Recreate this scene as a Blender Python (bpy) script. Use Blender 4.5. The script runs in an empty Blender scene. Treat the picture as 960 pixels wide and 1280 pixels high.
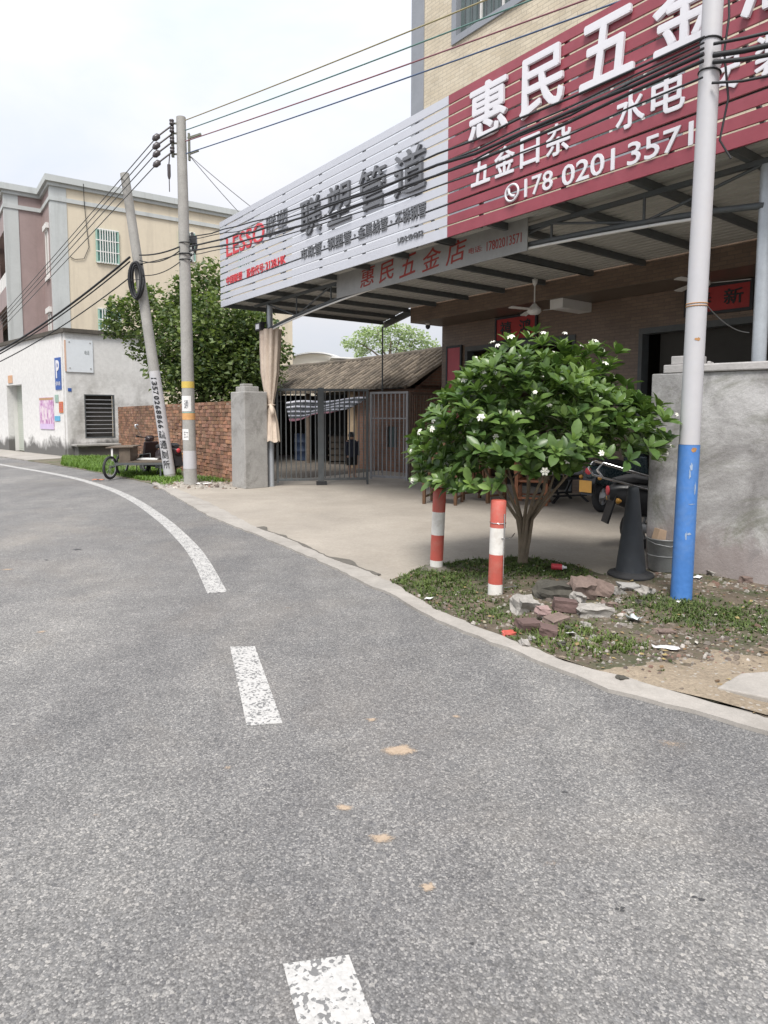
import bpy, bmesh, math, random
from mathutils import Vector, Matrix, noise
R = random.Random(11)
SC = bpy.context.scene
COL = SC.collection
PI = math.pi

# ------------------------------------------------------------------ camera model used to survey the place
FPX, CX, CY, EYE = 810., 445., 586., 1.5
TH = math.atan((CY - 520) / FPX)
def ray(u, v):
    a = (u - CX) / FPX; b = (CY - v) / FPX
    return Vector((a, math.cos(TH) + b * math.sin(TH), -math.sin(TH) + b * math.cos(TH)))
def G(u, v, z=0.0):
    r = ray(u, v); k = (z - EYE) / r.z
    return Vector((r.x * k, r.y * k, z))
def AT(u, v, Y):
    r = ray(u, v); k = Y / r.y
    return Vector((r.x * k, Y, EYE + r.z * k))

# canopy frame: x = along the sign, y = into the shop, z = up
DX, DY = .598, -.801
FLX, FLY = -2.99, 14.4
RZ = math.atan2(DY, DX)
def W(t, s, z=0.):
    return Vector((FLX + DX * t - DY * s, FLY + DY * t + DX * s, z))

# ------------------------------------------------------------------ mesh builder
class MB:
    def __init__(s):
        s.v = []; s.f = []; s.m = []; s.sm = []; s.c = []; s.col = None
    def add(s, vs, fs, mi=0, sm=False, X=None, col=None):
        o = len(s.v)
        for p in vs:
            p = Vector(p)
            if X is not None: p = X @ p
            s.v.append(p)
        for f in fs:
            s.f.append([i + o for i in f]); s.m.append(mi); s.sm.append(sm); s.c.append(col if col is not None else s.col)
        return s
    def box(s, x0, x1, y0, y1, z0, z1, mi=0, X=None, col=None):
        v = [(x0,y0,z0),(x1,y0,z0),(x1,y1,z0),(x0,y1,z0),(x0,y0,z1),(x1,y0,z1),(x1,y1,z1),(x0,y1,z1)]
        f = [(0,3,2,1),(4,5,6,7),(0,1,5,4),(1,2,6,5),(2,3,7,6),(3,0,4,7)]
        return s.add(v, f, mi, False, X, col)
    def bar(s, p, q, w, h=None, mi=0, col=None, up=(0,0,1)):
        p = Vector(p); q = Vector(q); h = h or w
        d = (q - p); L = d.length; d.normalize(); u = Vector(up)
        if abs(d.dot(u)) > .98: u = Vector((0,1,0))
        a = d.cross(u).normalized(); b = a.cross(d).normalized()
        X = Matrix((( d.x,a.x,b.x,p.x),(d.y,a.y,b.y,p.y),(d.z,a.z,b.z,p.z),(0,0,0,1)))
        return s.box(0, L, -w/2, w/2, -h/2, h/2, mi, X, col)
    def tube(s, pts, r, n=8, mi=0, cap=True, col=None, X=None):
        pts = [Vector(p) for p in pts]; k = len(pts)
        rs = r if isinstance(r, (list, tuple)) else [r] * k
        vs = []; fs = []; prev = None
        for i, p in enumerate(pts):
            d = (pts[min(i+1,k-1)] - pts[max(i-1,0)]).normalized()
            if prev is None:
                u = Vector((0,0,1)) if abs(d.z) < .9 else Vector((1,0,0))
                a = d.cross(u).normalized()
            else:
                a = (prev - d * prev.dot(d)).normalized()
            prev = a; b = d.cross(a)
            for j in range(n):
                t = 2*PI*j/n
                vs.append(p + (a*math.cos(t) + b*math.sin(t)) * rs[i])
        for i in range(k-1):
            for j in range(n):
                j2 = (j+1) % n
                fs.append((i*n+j, i*n+j2, (i+1)*n+j2, (i+1)*n+j))
        s.add(vs, fs, mi, True, X, col)
        if cap:
            s.add(vs[:n], [tuple(range(n-1,-1,-1))], mi, False, X, col)
            s.add(vs[-n:], [tuple(range(n))], mi, False, X, col)
        return s
    def lathe(s, prof, n=20, c=(0,0,0), mi=0, col=None, X=None, cap=True):
        vs = []; fs = []
        for r, z in prof:
            for j in range(n):
                t = 2*PI*j/n; vs.append((c[0]+r*math.cos(t), c[1]+r*math.sin(t), c[2]+z))
        k = len(prof)
        for i in range(k-1):
            for j in range(n):
                j2 = (j+1) % n; fs.append((i*n+j, i*n+j2, (i+1)*n+j2, (i+1)*n+j))
        s.add(vs, fs, mi, True, X, col)
        if cap:
            s.add(vs[:n], [tuple(range(n-1,-1,-1))], mi, False, X, col)
            s.add(vs[-n:], [tuple(range(n))], mi, False, X, col)
        return s
    def torus(s, c, R0, r, axis='y', n=28, m=8, mi=0, col=None, X=None, sy=1.):
        vs = []; fs = []
        for i in range(n):
            a = 2*PI*i/n
            for j in range(m):
                b = 2*PI*j/m; rr = R0 + r*math.cos(b); h = r*math.sin(b)*sy
                if axis == 'y': vs.append((c[0]+rr*math.cos(a), c[1]+h, c[2]+rr*math.sin(a)))
                else: vs.append((c[0]+rr*math.cos(a), c[1]+rr*math.sin(a), c[2]+h))
        for i in range(n):
            for j in range(m):
                fs.append((i*m+j, ((i+1)%n)*m+j, ((i+1)%n)*m+(j+1)%m, i*m+(j+1)%m))
        return s.add(vs, fs, mi, True, X, col)
    def loft(s, secs, n=12, mi=0, X=None, col=None, pw=.6):
        # secs: (x, half_width, z0, z1) superellipse sections along x
        vs = []; fs = []
        for x, hw, z0, z1 in secs:
            for j in range(n):
                t = 2*PI*j/n; c = math.cos(t); q = math.sin(t)
                vs.append((x, hw*math.copysign(abs(c)**pw, c), (z0+z1)/2 + (z1-z0)/2*math.copysign(abs(q)**pw, q)))
        k = len(secs)
        for i in range(k-1):
            for j in range(n):
                fs.append((i*n+j, i*n+(j+1)%n, (i+1)*n+(j+1)%n, (i+1)*n+j))
        s.add(vs, fs, mi, True, X, col)
        s.add(vs[:n], [tuple(range(n-1,-1,-1))], mi, True, X, col); s.add(vs[-n:], [tuple(range(n))], mi, True, X, col)
        return s
    def prism(s, poly, z0, z1, mi=0, col=None, X=None):
        from mathutils.geometry import tessellate_polygon
        n = len(poly)
        ar = sum(poly[i][0]*poly[(i+1)%n][1]-poly[(i+1)%n][0]*poly[i][1] for i in range(n))
        if ar < 0: poly = poly[::-1]
        tri = tessellate_polygon([[Vector((p[0],p[1],0)) for p in poly]])
        vs = [(p[0],p[1],z1) for p in poly] + [(p[0],p[1],z0) for p in poly]
        fs = []
        for t in tri:
            a,b,c = [Vector(poly[i][:2]) for i in t]
            if (b-a).cross(c-a) < 0: t = t[::-1]
            fs.append(tuple(t))
            fs.append(tuple(i+n for i in t[::-1]))
        for i in range(n):
            j = (i+1) % n; fs.append((i, i+n, j+n, j))
        return s.add(vs, fs, mi, False, X, col)
    def build(s, name, mat, parent=None, off=(0,0,0), bevel=0, loc=None):
        me = bpy.data.meshes.new(name); o3 = Vector(off)
        me.from_pydata([tuple(p - o3) for p in s.v], [], s.f)
        for m in (mat if isinstance(mat, (list,tuple)) else [mat]): me.materials.append(m)
        me.polygons.foreach_set('material_index', s.m)
        me.polygons.foreach_set('use_smooth', s.sm)
        if any(c is not None for c in s.c):
            at = me.color_attributes.new('Col', 'FLOAT_COLOR', 'CORNER'); buf = []
            for f, c in zip(s.f, s.c):
                if c is None: c = (1,1,1)
                elif isinstance(c, (int,float)): c = (c,c,c)
                buf += list(c[:3]) + [1.] if len(f) == 1 else (list(c[:3]) + [1.]) * len(f)
            at.data.foreach_set('color', buf)
        me.update()
        o = bpy.data.objects.new(name, me); COL.objects.link(o)
        if parent: o.parent = parent
        if loc is not None: o.location = loc
        if bevel:
            b = o.modifiers.new('edge', 'BEVEL'); b.width = bevel; b.segments = 2; b.limit_method = 'ANGLE'
        return o

def tag(o, label, cat, group=None, kind='thing'):
    if label: o['label'] = label
    if cat: o['category'] = cat
    if group: o['group'] = group
    o['kind'] = kind
    return o
def struct(o, kind='structure', label=None):
    o['kind'] = kind
    if label: o['label'] = label
    return o
def thing(name, label, cat, loc=(0,0,0), rz=0., group=None):
    o = bpy.data.objects.new(name, None); COL.objects.link(o)
    o.location = loc; o.rotation_euler = (0,0,rz); o.empty_display_size = .2
    return tag(o, label, cat, group)
def fthing(name, label, cat, t, s, z=0., group=None):
    return thing(name, label, cat, W(t,s,z), RZ, group)

# ------------------------------------------------------------------ text
_tc = {}
def glyphs(body, off=.02):
    key = (body, off)
    if key not in _tc:
        c = bpy.data.curves.new('lettering', 'FONT'); c.body = body; c.extrude = .5; c.offset = off; c.resolution_u = 3
        o = bpy.data.objects.new('lettering', c); COL.objects.link(o)
        dg = bpy.context.evaluated_depsgraph_get()
        me = bpy.data.meshes.new_from_object(o.evaluated_get(dg))
        vs = [tuple(v.co) for v in me.vertices]; fs = [tuple(p.vertices) for p in me.polygons]
        bpy.data.objects.remove(o); bpy.data.curves.remove(c); bpy.data.meshes.remove(me)
        _tc[key] = (vs, fs)
    return _tc[key]
def text(mb, body, x0, x1, z0, z1, y, depth, off=.02, mi=0, fn=None, keep=False):
    if off > .008 and not fn:      # heavier strokes: shifted copies, each a hair prouder than the last
        h = (z1-z0)*off*.62; k = 0
        for a, c in ((-.7,-.7),(.7,-.7),(-.7,.7),(.7,.7),(-1,0),(1,0),(0,1),(0,-1),(0,0)):
            text(mb, body, x0+a*h+h, x1+a*h-h, z0+c*h+h, z1+c*h-h, y-.0006*k, depth, .0, mi); k += 1
        return mb
    vs, fs = glyphs(body, min(off,.008))
    ax = min(v[0] for v in vs); bx = max(v[0] for v in vs); ay = min(v[1] for v in vs); by = max(v[1] for v in vs)
    if keep:   # keep the aspect inside the box
        k = min((x1-x0)/(bx-ax), (z1-z0)/(by-ay)); cx=(x0+x1)/2; cz=(z0+z1)/2
        x0, x1 = cx-k*(bx-ax)/2, cx+k*(bx-ax)/2; z0, z1 = cz-k*(by-ay)/2, cz+k*(by-ay)/2
    out = []
    for p in vs:
        q = (x0+(p[0]-ax)/(bx-ax)*(x1-x0), y-(p[2]+.5)*depth, z0+(p[1]-ay)/(by-ay)*(z1-z0))
        out.append(fn(*q) if fn else q)
    return mb.add(out, fs, mi)

# ------------------------------------------------------------------ materials
def nt(name):
    m = bpy.data.materials.new(name); m.use_nodes = True
    t = m.node_tree; b = t.nodes['Principled BSDF']
    return m, t, b
def nd(t, typ, **kw):
    n = t.nodes.new(typ)
    for k, v in kw.items():
        if k.startswith('i_'):
            kk = k[2:]; n.inputs[int(kk) if kk.isdigit() else kk].default_value = v
        else: setattr(n, k, v)
    return n
def lk(t, a, b): t.links.new(a, b)
def ramp(t, src, stops):
    r = t.nodes.new('ShaderNodeValToRGB'); e = r.color_ramp.elements
    while len(e) < len(stops): e.new(.5)
    for el, (p, c) in zip(e, stops):
        el.position = p; el.color = (c[0],c[1],c[2],1) if hasattr(c,'__len__') else (c,c,c,1)
    lk(t, src, r.inputs[0]); return r.outputs[0]
def mix(t, f, a, b, mode='MIX'):
    n = t.nodes.new('ShaderNodeMix'); n.data_type = 'RGBA'; n.blend_type = mode
    for s, i in ((f,0),(a,6),(b,7)):
        if hasattr(s, 'is_output') or isinstance(s, bpy.types.NodeSocket): lk(t, s, n.inputs[i])
        elif i == 0: n.inputs[0].default_value = s
        else: n.inputs[i].default_value = (s[0],s[1],s[2],1)
    return n.outputs[2]
def math_(t, op, a, b=None, c=None, clamp=False):
    n = t.nodes.new('ShaderNodeMath'); n.operation = op; n.use_clamp = clamp
    for i, s in enumerate((a,b,c)):
        if s is None: continue
        if isinstance(s, bpy.types.NodeSocket): lk(t, s, n.inputs[i])
        else: n.inputs[i].default_value = s
    return n.outputs[0]
def objco(t): return t.nodes.new('ShaderNodeTexCoord').outputs['Object']
def noise_(t, co, scale, detail=5, rough=.6, dist=0.):
    n = nd(t, 'ShaderNodeTexNoise', i_Scale=scale, i_Detail=detail, i_Roughness=rough, i_Distortion=dist)
    lk(t, co, n.inputs['Vector']); return n.outputs['Fac']
def bump(t, b, h, strength=.3, dist=.01):
    n = nd(t, 'ShaderNodeBump', i_Strength=strength, i_Distance=dist); lk(t, h, n.inputs['Height']); lk(t, n.outputs[0], b.inputs['Normal'])
def sc(c, k): return tuple(min(1., x*k) for x in c)

def MAT(name, c, rough=.7, var=.18, scale=6., bmp=.0, bsc=60., metal=0., c2=None, dirt=0., dirtc=(.12,.10,.08), attr=False, spec=.5, dsc=2., streak=0.):
    m, t, b = nt(name); co = objco(t)
    n1 = noise_(t, co, scale); n2 = noise_(t, co, scale*7.3, 3)
    col = ramp(t, n1, [(.3, sc(c, 1-var)), (.7, c2 or sc(c, 1+var))])
    col = mix(t, .35, col, ramp(t, n2, [(.3, sc(c, 1-var*1.2)), (.7, sc(c, 1+var))]))
    if dirt:
        d = noise_(t, co, dsc, 8, .7, .4)
        col = mix(t, math_(t, 'MULTIPLY', ramp(t, d, [(.48,0.),(.72,1.)]), dirt), col, dirtc)
    if streak:
        wm = nd(t, 'ShaderNodeMapping'); wm.inputs['Scale'].default_value = (1.5,1.5,.09); lk(t, co, wm.inputs[0])
        col = mix(t, math_(t, 'MULTIPLY', ramp(t, noise_(t, wm.outputs[0], 1., 7, .7), [(.5,0.),(.75,1.)]), streak), col, dirtc)
    if attr:
        a = nd(t, 'ShaderNodeAttribute', attribute_name='Col'); col = mix(t, 1., col, a.outputs['Color'], 'MULTIPLY')
    lk(t, col, b.inputs['Base Color'])
    b.inputs['Metallic'].default_value = metal; b.inputs['Specular IOR Level'].default_value = spec
    lk(t, ramp(t, n2, [(.2, max(0,rough-.12)), (.8, min(1,rough+.12))]), b.inputs['Roughness'])
    if bmp: bump(t, b, noise_(t, co, bsc, 4), bmp, .01)
    return m

def asphalt():
    m, t, b = nt('asphalt'); co = objco(t)
    v = nd(t, 'ShaderNodeTexVoronoi', i_Scale=160., i_Randomness=1.); lk(t, co, v.inputs['Vector'])
    v2 = nd(t, 'ShaderNodeTexVoronoi', i_Scale=92., i_Randomness=1.); lk(t, co, v2.inputs['Vector'])
    sep = nd(t, 'ShaderNodeSeparateColor'); lk(t, v.outputs['Color'], sep.inputs[0])
    sep2 = nd(t, 'ShaderNodeSeparateColor'); lk(t, v2.outputs['Color'], sep2.inputs[0])
    st = ramp(t, sep.outputs[0], [(0., (.118,.117,.115)), (.4, (.178,.176,.173)), (.8, (.235,.231,.224)), (1., (.36,.35,.335))])
    st = mix(t, ramp(t, sep2.outputs[1], [(.80,0.),(.84,.8)]), st, ramp(t, sep2.outputs[0], [(0.,(.10,.10,.104)),(.6,(.21,.21,.208)),(1.,(.40,.385,.36))]))
    st = mix(t, 1., st, ramp(t, v.outputs['Distance'], [(.35, 1.), (.8, .74)]), 'MULTIPLY')
    fine = noise_(t, co, 260., 2, .6)
    st = mix(t, 1., st, ramp(t, fine, [(.3,.86),(.7,1.12)]), 'MULTIPLY')
    big = noise_(t, co, .55, 5, .6, .3); mid = noise_(t, co, 3.2, 5, .65)
    st = mix(t, 1., st, ramp(t, big, [(.3,(.84,.84,.86)),(.7,(1.16,1.14,1.13))]), 'MULTIPLY')
    st = mix(t, 1., st, ramp(t, mid, [(.3,(.86,.86,.86)),(.7,(1.12,1.12,1.11))]), 'MULTIPLY')
    dust = noise_(t, co, .42, 7, .68, .5)
    st = mix(t, math_(t,'MULTIPLY', ramp(t, dust, [(.5,0.),(.72,1.)]), .32), st, (.27,.235,.195))
    wm = nd(t, 'ShaderNodeMapping'); wm.inputs['Rotation'].default_value = (0,0,math.radians(-28)); wm.inputs['Scale'].default_value = (1.3,.13,1.); lk(t, co, wm.inputs[0])
    st = mix(t, 1., st, ramp(t, noise_(t, wm.outputs[0], 1., 4, .55), [(.32,(.83,.83,.845)),(.68,(1.13,1.125,1.11))]), 'MULTIPLY')
    lk(t, st, b.inputs['Base Color']); b.inputs['Roughness'].default_value = .82; b.inputs['Specular IOR Level'].default_value = .35
    h = math_(t, 'MULTIPLY', v.outputs['Distance'], -1.)
    bump(t, b, h, .4, .005)
    return m

def concrete(name, c, stain=(.22,.19,.15), amt=.5, crack=True, scale=.9):
    m, t, b = nt(name); co = objco(t)
    a = noise_(t, co, scale, 7, .65, .3); f = noise_(t, co, 26., 5, .7); g = noise_(t, co, 140., 2)
    col = ramp(t, a, [(.3, sc(c,.84)), (.7, sc(c,1.12))])
    col = mix(t, 1., col, ramp(t, f, [(.25,.86),(.75,1.1)]), 'MULTIPLY')
    col = mix(t, 1., col, ramp(t, g, [(.25,.9),(.75,1.07)]), 'MULTIPLY')
    s = noise_(t, co, max(.5, scale*.75), 8, .72, .6)
    col = mix(t, math_(t,'MULTIPLY', ramp(t, s, [(.5,0.),(.75,1.)]), amt), col, stain)
    if crack:
        w = nd(t, 'ShaderNodeTexVoronoi', feature='DISTANCE_TO_EDGE', i_Scale=.42)
        nv = nd(t, 'ShaderNodeTexNoise', i_Scale=1.7, i_Detail=6.); lk(t, co, nv.inputs['Vector'])
        mx = nd(t, 'ShaderNodeMix', data_type='VECTOR'); mx.inputs[0].default_value = .25
        lk(t, co, mx.inputs[4]); lk(t, nv.outputs['Color'], mx.inputs[5]); lk(t, mx.outputs[1], w.inputs['Vector'])
        col = mix(t, math_(t,'MULTIPLY', ramp(t, w.outputs['Distance'], [(.003,1.),(.009,0.)]), .45), col, sc(stain,.55))
    lk(t, col, b.inputs['Base Color']); b.inputs['Roughness'].default_value = .85
    bump(t, b, f, .25, .01)
    return m

def dirt_mat(name, c1, c2, green=None, gsc=1.3, gth=.52):
    m, t, b = nt(name); co = objco(t)
    a = noise_(t, co, 2.2, 8, .7, .3); f = noise_(t, co, 45., 4, .7)
    col = ramp(t, a, [(.3,c1),(.7,c2)])
    col = mix(t, 1., col, ramp(t, f, [(.25,.68),(.75,1.3)]), 'MULTIPLY')
    v = nd(t, 'ShaderNodeTexVoronoi', i_Scale=38.); lk(t, co, v.inputs['Vector'])
    sp = nd(t, 'ShaderNodeSeparateColor'); lk(t, v.outputs['Color'], sp.inputs[0])
    peb = math_(t, 'MULTIPLY', ramp(t, sp.outputs[0], [(.86,0.),(.9,1.)]), ramp(t, v.outputs['Distance'], [(.3,1.),(.45,0.)]))
    col = mix(t, peb, col, (.36,.33,.29))
    if green:
        g = noise_(t, co, gsc, 8, .75)
        col = mix(t, ramp(t, g, [(gth,0.),(gth+.14,.8)]), col, green)
    lk(t, col, b.inputs['Base Color']); b.inputs['Roughness'].default_value = .95
    bump(t, b, f, .6, .02)
    return m

def paint_mark():
    m, t, b = nt('road_paint'); co = objco(t)
    v = nd(t, 'ShaderNodeTexVoronoi', i_Scale=95.); lk(t, co, v.inputs['Vector'])
    sp = nd(t, 'ShaderNodeSeparateColor'); lk(t, v.outputs['Color'], sp.inputs[0])
    n = noise_(t, co, 11., 6, .7); n2 = noise_(t, co, 60., 3)
    wear = math_(t, 'ADD', math_(t,'MULTIPLY', n, .85), math_(t,'MULTIPLY', sp.outputs[0], .42))
    f = ramp(t, wear, [(.70,0.),(.76,.9)])
    col = ramp(t, n2, [(.3,(.40,.392,.378)),(.7,(.50,.49,.475))])
    lk(t, mix(t, f, col, (.13,.13,.13)), b.inputs['Base Color']); b.inputs['Roughness'].default_value = .75
    bump(t, b, math_(t,'MULTIPLY', v.outputs['Distance'], -1.), .3, .004)
    return m

def plaster():
    # old white lime wash with grey weathering patches, local z is height
    m, t, b = nt('old_white_plaster'); co = objco(t)
    s = nd(t, 'ShaderNodeSeparateXYZ'); lk(t, co, s.inputs[0])
    n = noise_(t, co, 1.1, 8, .68, .4); n2 = noise_(t, co, 7., 6, .7); n3 = noise_(t, co, .7, 6, .7)
    col = ramp(t, n2, [(.3,(.60,.59,.575)),(.7,(.74,.73,.715))])
    # broad grey weathering of the gable (local x>0 side)
    side = ramp(t, math_(t,'ADD', s.outputs[0], math_(t,'MULTIPLY', n, .5)), [(.2,0.),(.45,1.)])
    band = ramp(t, math_(t,'ADD', math_(t,'MULTIPLY', s.outputs[2], .25), math_(t,'MULTIPLY', n, .35)), [(.18,.9),(.72,1.),(1.02,.15)])
    gz = math_(t,'MULTIPLY', math_(t,'MULTIPLY', ramp(t, n3, [(.40,.0),(.58,1.)]), side), band)
    col = mix(t, math_(t,'MULTIPLY', gz, .85), col, (.27,.26,.24))
    # mould at the foot
    foot = ramp(t, math_(t,'SUBTRACT', math_(t,'MULTIPLY', n, 1.5), s.outputs[2]), [(.12,0.),(.42,1.)])
    col = mix(t, math_(t,'MULTIPLY', foot, .9), col, (.075,.072,.068))
    # runs from the coping
    wv = nd(t, 'ShaderNodeMapping'); wv.inputs['Scale'].default_value = (3.2,3.2,.22); lk(t, co, wv.inputs[0])
    dr = noise_(t, wv.outputs[0], 1., 5, .6)
    top = ramp(t, math_(t,'ADD', math_(t,'MULTIPLY', s.outputs[2], .2), math_(t,'MULTIPLY', dr, .5)), [(1.02,0.),(1.22,1.)])
    col = mix(t, math_(t,'MULTIPLY', top, .75), col, (.17,.16,.145))
    lk(t, col, b.inputs['Base Color']); b.inputs['Roughness'].default_value = .92
    bump(t, b, n2, .3, .01); return m

def tile_wall(name, c1, c2, mortar, bw, bh, ms=.012, rough=.45, axis='x', noise_amt=.25):
    m, t, b = nt(name); co = objco(t)
    s = nd(t, 'ShaderNodeSeparateXYZ'); lk(t, co, s.inputs[0])
    c = nd(t, 'ShaderNodeCombineXYZ')
    if axis == 'xy': lk(t, math_(t,'ADD', s.outputs[0], s.outputs[1]), c.inputs[0])
    else: lk(t, s.outputs[0 if axis == 'x' else 1], c.inputs[0])
    lk(t, s.outputs[2], c.inputs[1])
    k = nd(t, 'ShaderNodeTexBrick', i_Scale=1.); lk(t, c.outputs[0], k.inputs['Vector'])
    k.inputs['Color1'].default_value = (*c1,1); k.inputs['Color2'].default_value = (*c2,1); k.inputs['Mortar'].default_value = (*mortar,1)
    k.inputs['Brick Width'].default_value = bw; k.inputs['Row Height'].default_value = bh; k.inputs['Mortar Size'].default_value = ms
    k.inputs['Mortar Smooth'].default_value = .2
    n = noise_(t, co, 1.2, 7, .7); n2 = noise_(t, co, 30., 3)
    col = mix(t, 1., k.outputs['Color'], ramp(t, n, [(.3,1-noise_amt),(.7,1+noise_amt*.5)]), 'MULTIPLY')
    col = mix(t, 1., col, ramp(t, n2, [(.3,.92),(.7,1.06)]), 'MULTIPLY')
    lk(t, col, b.inputs['Base Color']); b.inputs['Roughness'].default_value = rough
    bump(t, b, math_(t,'MULTIPLY', k.outputs['Fac'], -1.), .4, .006); return m

def cement_wall():
    m, t, b = nt('cement_render'); co = objco(t)
    s = nd(t, 'ShaderNodeSeparateXYZ'); lk(t, co, s.inputs[0])
    a = noise_(t, co, 1.6, 8, .7, .6); f = noise_(t, co, 38., 6, .75); g = noise_(t, co, 5.5, 6, .7, .5)
    col = ramp(t, a, [(.36,(.22,.21,.205)),(.5,(.36,.35,.345)),(.62,(.52,.51,.505))])
    col = mix(t, 1., col, ramp(t, f, [(.25,.80),(.75,1.14)]), 'MULTIPLY')
    # damp, rubbed lower half with darker blotches
    low = ramp(t, math_(t,'ADD', s.outputs[2], math_(t,'MULTIPLY', a, .9)), [(.8,1.),(1.5,0.)])
    col = mix(t, math_(t,'MULTIPLY', low, .7), col, (.25,.205,.195))
    v = nd(t, 'ShaderNodeTexVoronoi', i_Scale=4.2, feature='SMOOTH_F1'); lk(t, co, v.inputs['Vector'])
    ring = math_(t,'MULTIPLY', ramp(t, v.outputs['Distance'], [(.18,0.),(.3,1.),(.42,0.)]), ramp(t, g, [(.45,0.),(.6,1.)]))
    col = mix(t, math_(t,'MULTIPLY', math_(t,'MULTIPLY', ring, low), .55), col, (.17,.16,.165))
    mould = ramp(t, noise_(t, co, 1.15, 7, .72, .8), [(.50,0.),(.64,1.)])
    col = mix(t, math_(t,'MULTIPLY', mould, .8), col, (.14,.145,.10))
    lk(t, col, b.inputs['Base Color']); b.inputs['Roughness'].default_value = .93
    bump(t, b, math_(t,'ADD', f, math_(t,'MULTIPLY', g, 1.4)), .45, .012); return m

def foliage(name, c1, c2, trans=.25, rough=.45):
    m, t, b = nt(name)
    a = nd(t, 'ShaderNodeAttribute', attribute_name='Col'); s = nd(t, 'ShaderNodeSeparateColor'); lk(t, a.outputs['Color'], s.inputs[0])
    co = objco(t); n = noise_(t, co, 14., 3)
    col = mix(t, s.outputs[0], c1, c2)
    col = mix(t, 1., col, ramp(t, n, [(.3,.8),(.7,1.2)]), 'MULTIPLY')
    lk(t, col, b.inputs['Base Color']); b.inputs['Roughness'].default_value = rough; b.inputs['Specular IOR Level'].default_value = .45
    tr = nd(t, 'ShaderNodeBsdfTranslucent'); lk(t, mix(t, 1., col, (1.25,1.35,.7), 'MULTIPLY'), tr.inputs[0])
    mx = nd(t, 'ShaderNodeMixShader'); mx.inputs[0].default_value = trans
    lk(t, b.outputs[0], mx.inputs[1]); lk(t, tr.outputs[0], mx.inputs[2]); lk(t, mx.outputs[0], t.nodes['Material Output'].inputs[0])
    return m

def glass_mat(name, c, rough=.08):
    m, t, b = nt(name); co = objco(t); n = noise_(t, co, 1.5, 3)
    lk(t, ramp(t, n, [(.3, sc(c,.7)), (.7, sc(c,1.25))]), b.inputs['Base Color'])
    b.inputs['Roughness'].default_value = rough; b.inputs['Specular IOR Level'].default_value = .6; return m

def bark(name, c): return MAT(name, c, .9, .3, 9., .6, 30.)

m_asph = asphalt(); m_mark = paint_mark()
m_fore = concrete('forecourt_concrete', (.355,.318,.272), (.25,.215,.175), .5, False)
m_kerb = concrete('kerb_concrete', (.36,.335,.305), (.20,.18,.155), .7, False, 2.2)
m_slabc = concrete('grey_concrete', (.36,.35,.335), (.12,.112,.10), .85, False, 2.5)
m_pole = concrete('pole_concrete', (.36,.35,.33), (.20,.19,.18), .4, False, 2.)
m_dirt = dirt_mat('bare_earth', (.085,.066,.048), (.17,.135,.10), (.05,.068,.026), 2.1, .46)
m_sand = dirt_mat('sandy_edge', (.22,.175,.125), (.33,.27,.20))
m_land = dirt_mat('open_ground', (.13,.11,.085), (.20,.17,.13), (.06,.085,.03), .25)
m_verge = dirt_mat('grassy_earth', (.11,.092,.068), (.2,.17,.125), (.06,.09,.028), 1.2, .46)
m_yard = dirt_mat('yard_earth', (.07,.06,.05), (.13,.11,.09))
m_plast = plaster()
m_steel = MAT('dark_grey_steel', (.085,.095,.10), .55, .2, 7., .1, dirt=.3, dirtc=(.14,.10,.07))
m_steel2 = MAT('pale_grey_steel', (.33,.335,.35), .45, .15, 7., .1, dirt=.25, dirtc=(.2,.15,.11))
m_galv = MAT('galvanised_pipe', (.46,.49,.52), .4, .14, 9., 0, metal=.35)
m_tin = MAT('roof_sheet_underside', (.47,.46,.425), .6, .12, 2.2, 0, dirt=.25, dirtc=(.30,.28,.25))
m_swhite = MAT('pale_grey_sign_slats', (.53,.545,.60), .4, .05, 2., 0, dirt=.12, dirtc=(.4,.4,.42))
m_sred = MAT('red_sign_slats', (.275,.056,.076), .45, .12, 2.2, 0, dirt=.3, dirtc=(.40,.12,.15))
m_lwhite = MAT('white_letters', (.70,.69,.73), .4, .03, 4.)
m_lgrey = MAT('grey_letters', (.15,.155,.17), .5, .1, 5.)
m_lgrey2 = MAT('letter_side_grey', (.13,.135,.15), .5, .1, 5.)
m_lred = MAT('red_letters', (.60,.060,.075), .5, .12, 5.)
m_bred = MAT('brush_red', (.27,.032,.025), .6, .12, 12.)
m_board = MAT('dull_metal_board', (.27,.265,.255), .38, .16, 1.4, 0, dirt=.35, dirtc=(.42,.42,.40))
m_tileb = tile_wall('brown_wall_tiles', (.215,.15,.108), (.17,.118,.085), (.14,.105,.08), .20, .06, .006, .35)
m_tilec = tile_wall('cream_wall_tiles', (.62,.545,.42), (.56,.48,.355), (.46,.40,.31), .24, .075, .008, .5)
m_tiles = tile_wall('cream_side_tiles', (.62,.545,.42), (.56,.48,.355), (.46,.40,.31), .24, .075, .008, .5, 'y')
m_trim = MAT('grey_trim_paint', (.25,.265,.295), .6, .1, 2.)
m_white = MAT('white_paint', (.72,.71,.69), .6, .07, 3., dirt=.2, dirtc=(.5,.48,.45))
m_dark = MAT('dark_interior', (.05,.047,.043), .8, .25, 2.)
m_glass = glass_mat('window_glass', (.10,.13,.13))
m_brickw = MAT('old_red_brick', (.315,.18,.122), .9, .34, 5., .5, 50., attr=True, dirt=.35, dirtc=(.14,.10,.08), dsc=1.4)
m_mort = MAT('lime_mortar', (.30,.235,.18), .95, .2, 9., .4)
m_cem = cement_wall()
m_bark = bark('shrub_bark', (.22,.175,.125)); m_bark2 = bark('tree_bark', (.13,.105,.08))
m_shrub = foliage('glossy_shrub_leaf', (.032,.078,.024), (.20,.30,.075), .22, .34)
m_tree = foliage('yard_tree_leaf', (.035,.070,.025), (.22,.28,.105), .34, .5)
m_ftree = foliage('distant_leaf', (.26,.33,.21), (.45,.52,.34), .4, .6)  # haze and overexposure of the far tree put into its pale leaf colour
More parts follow.
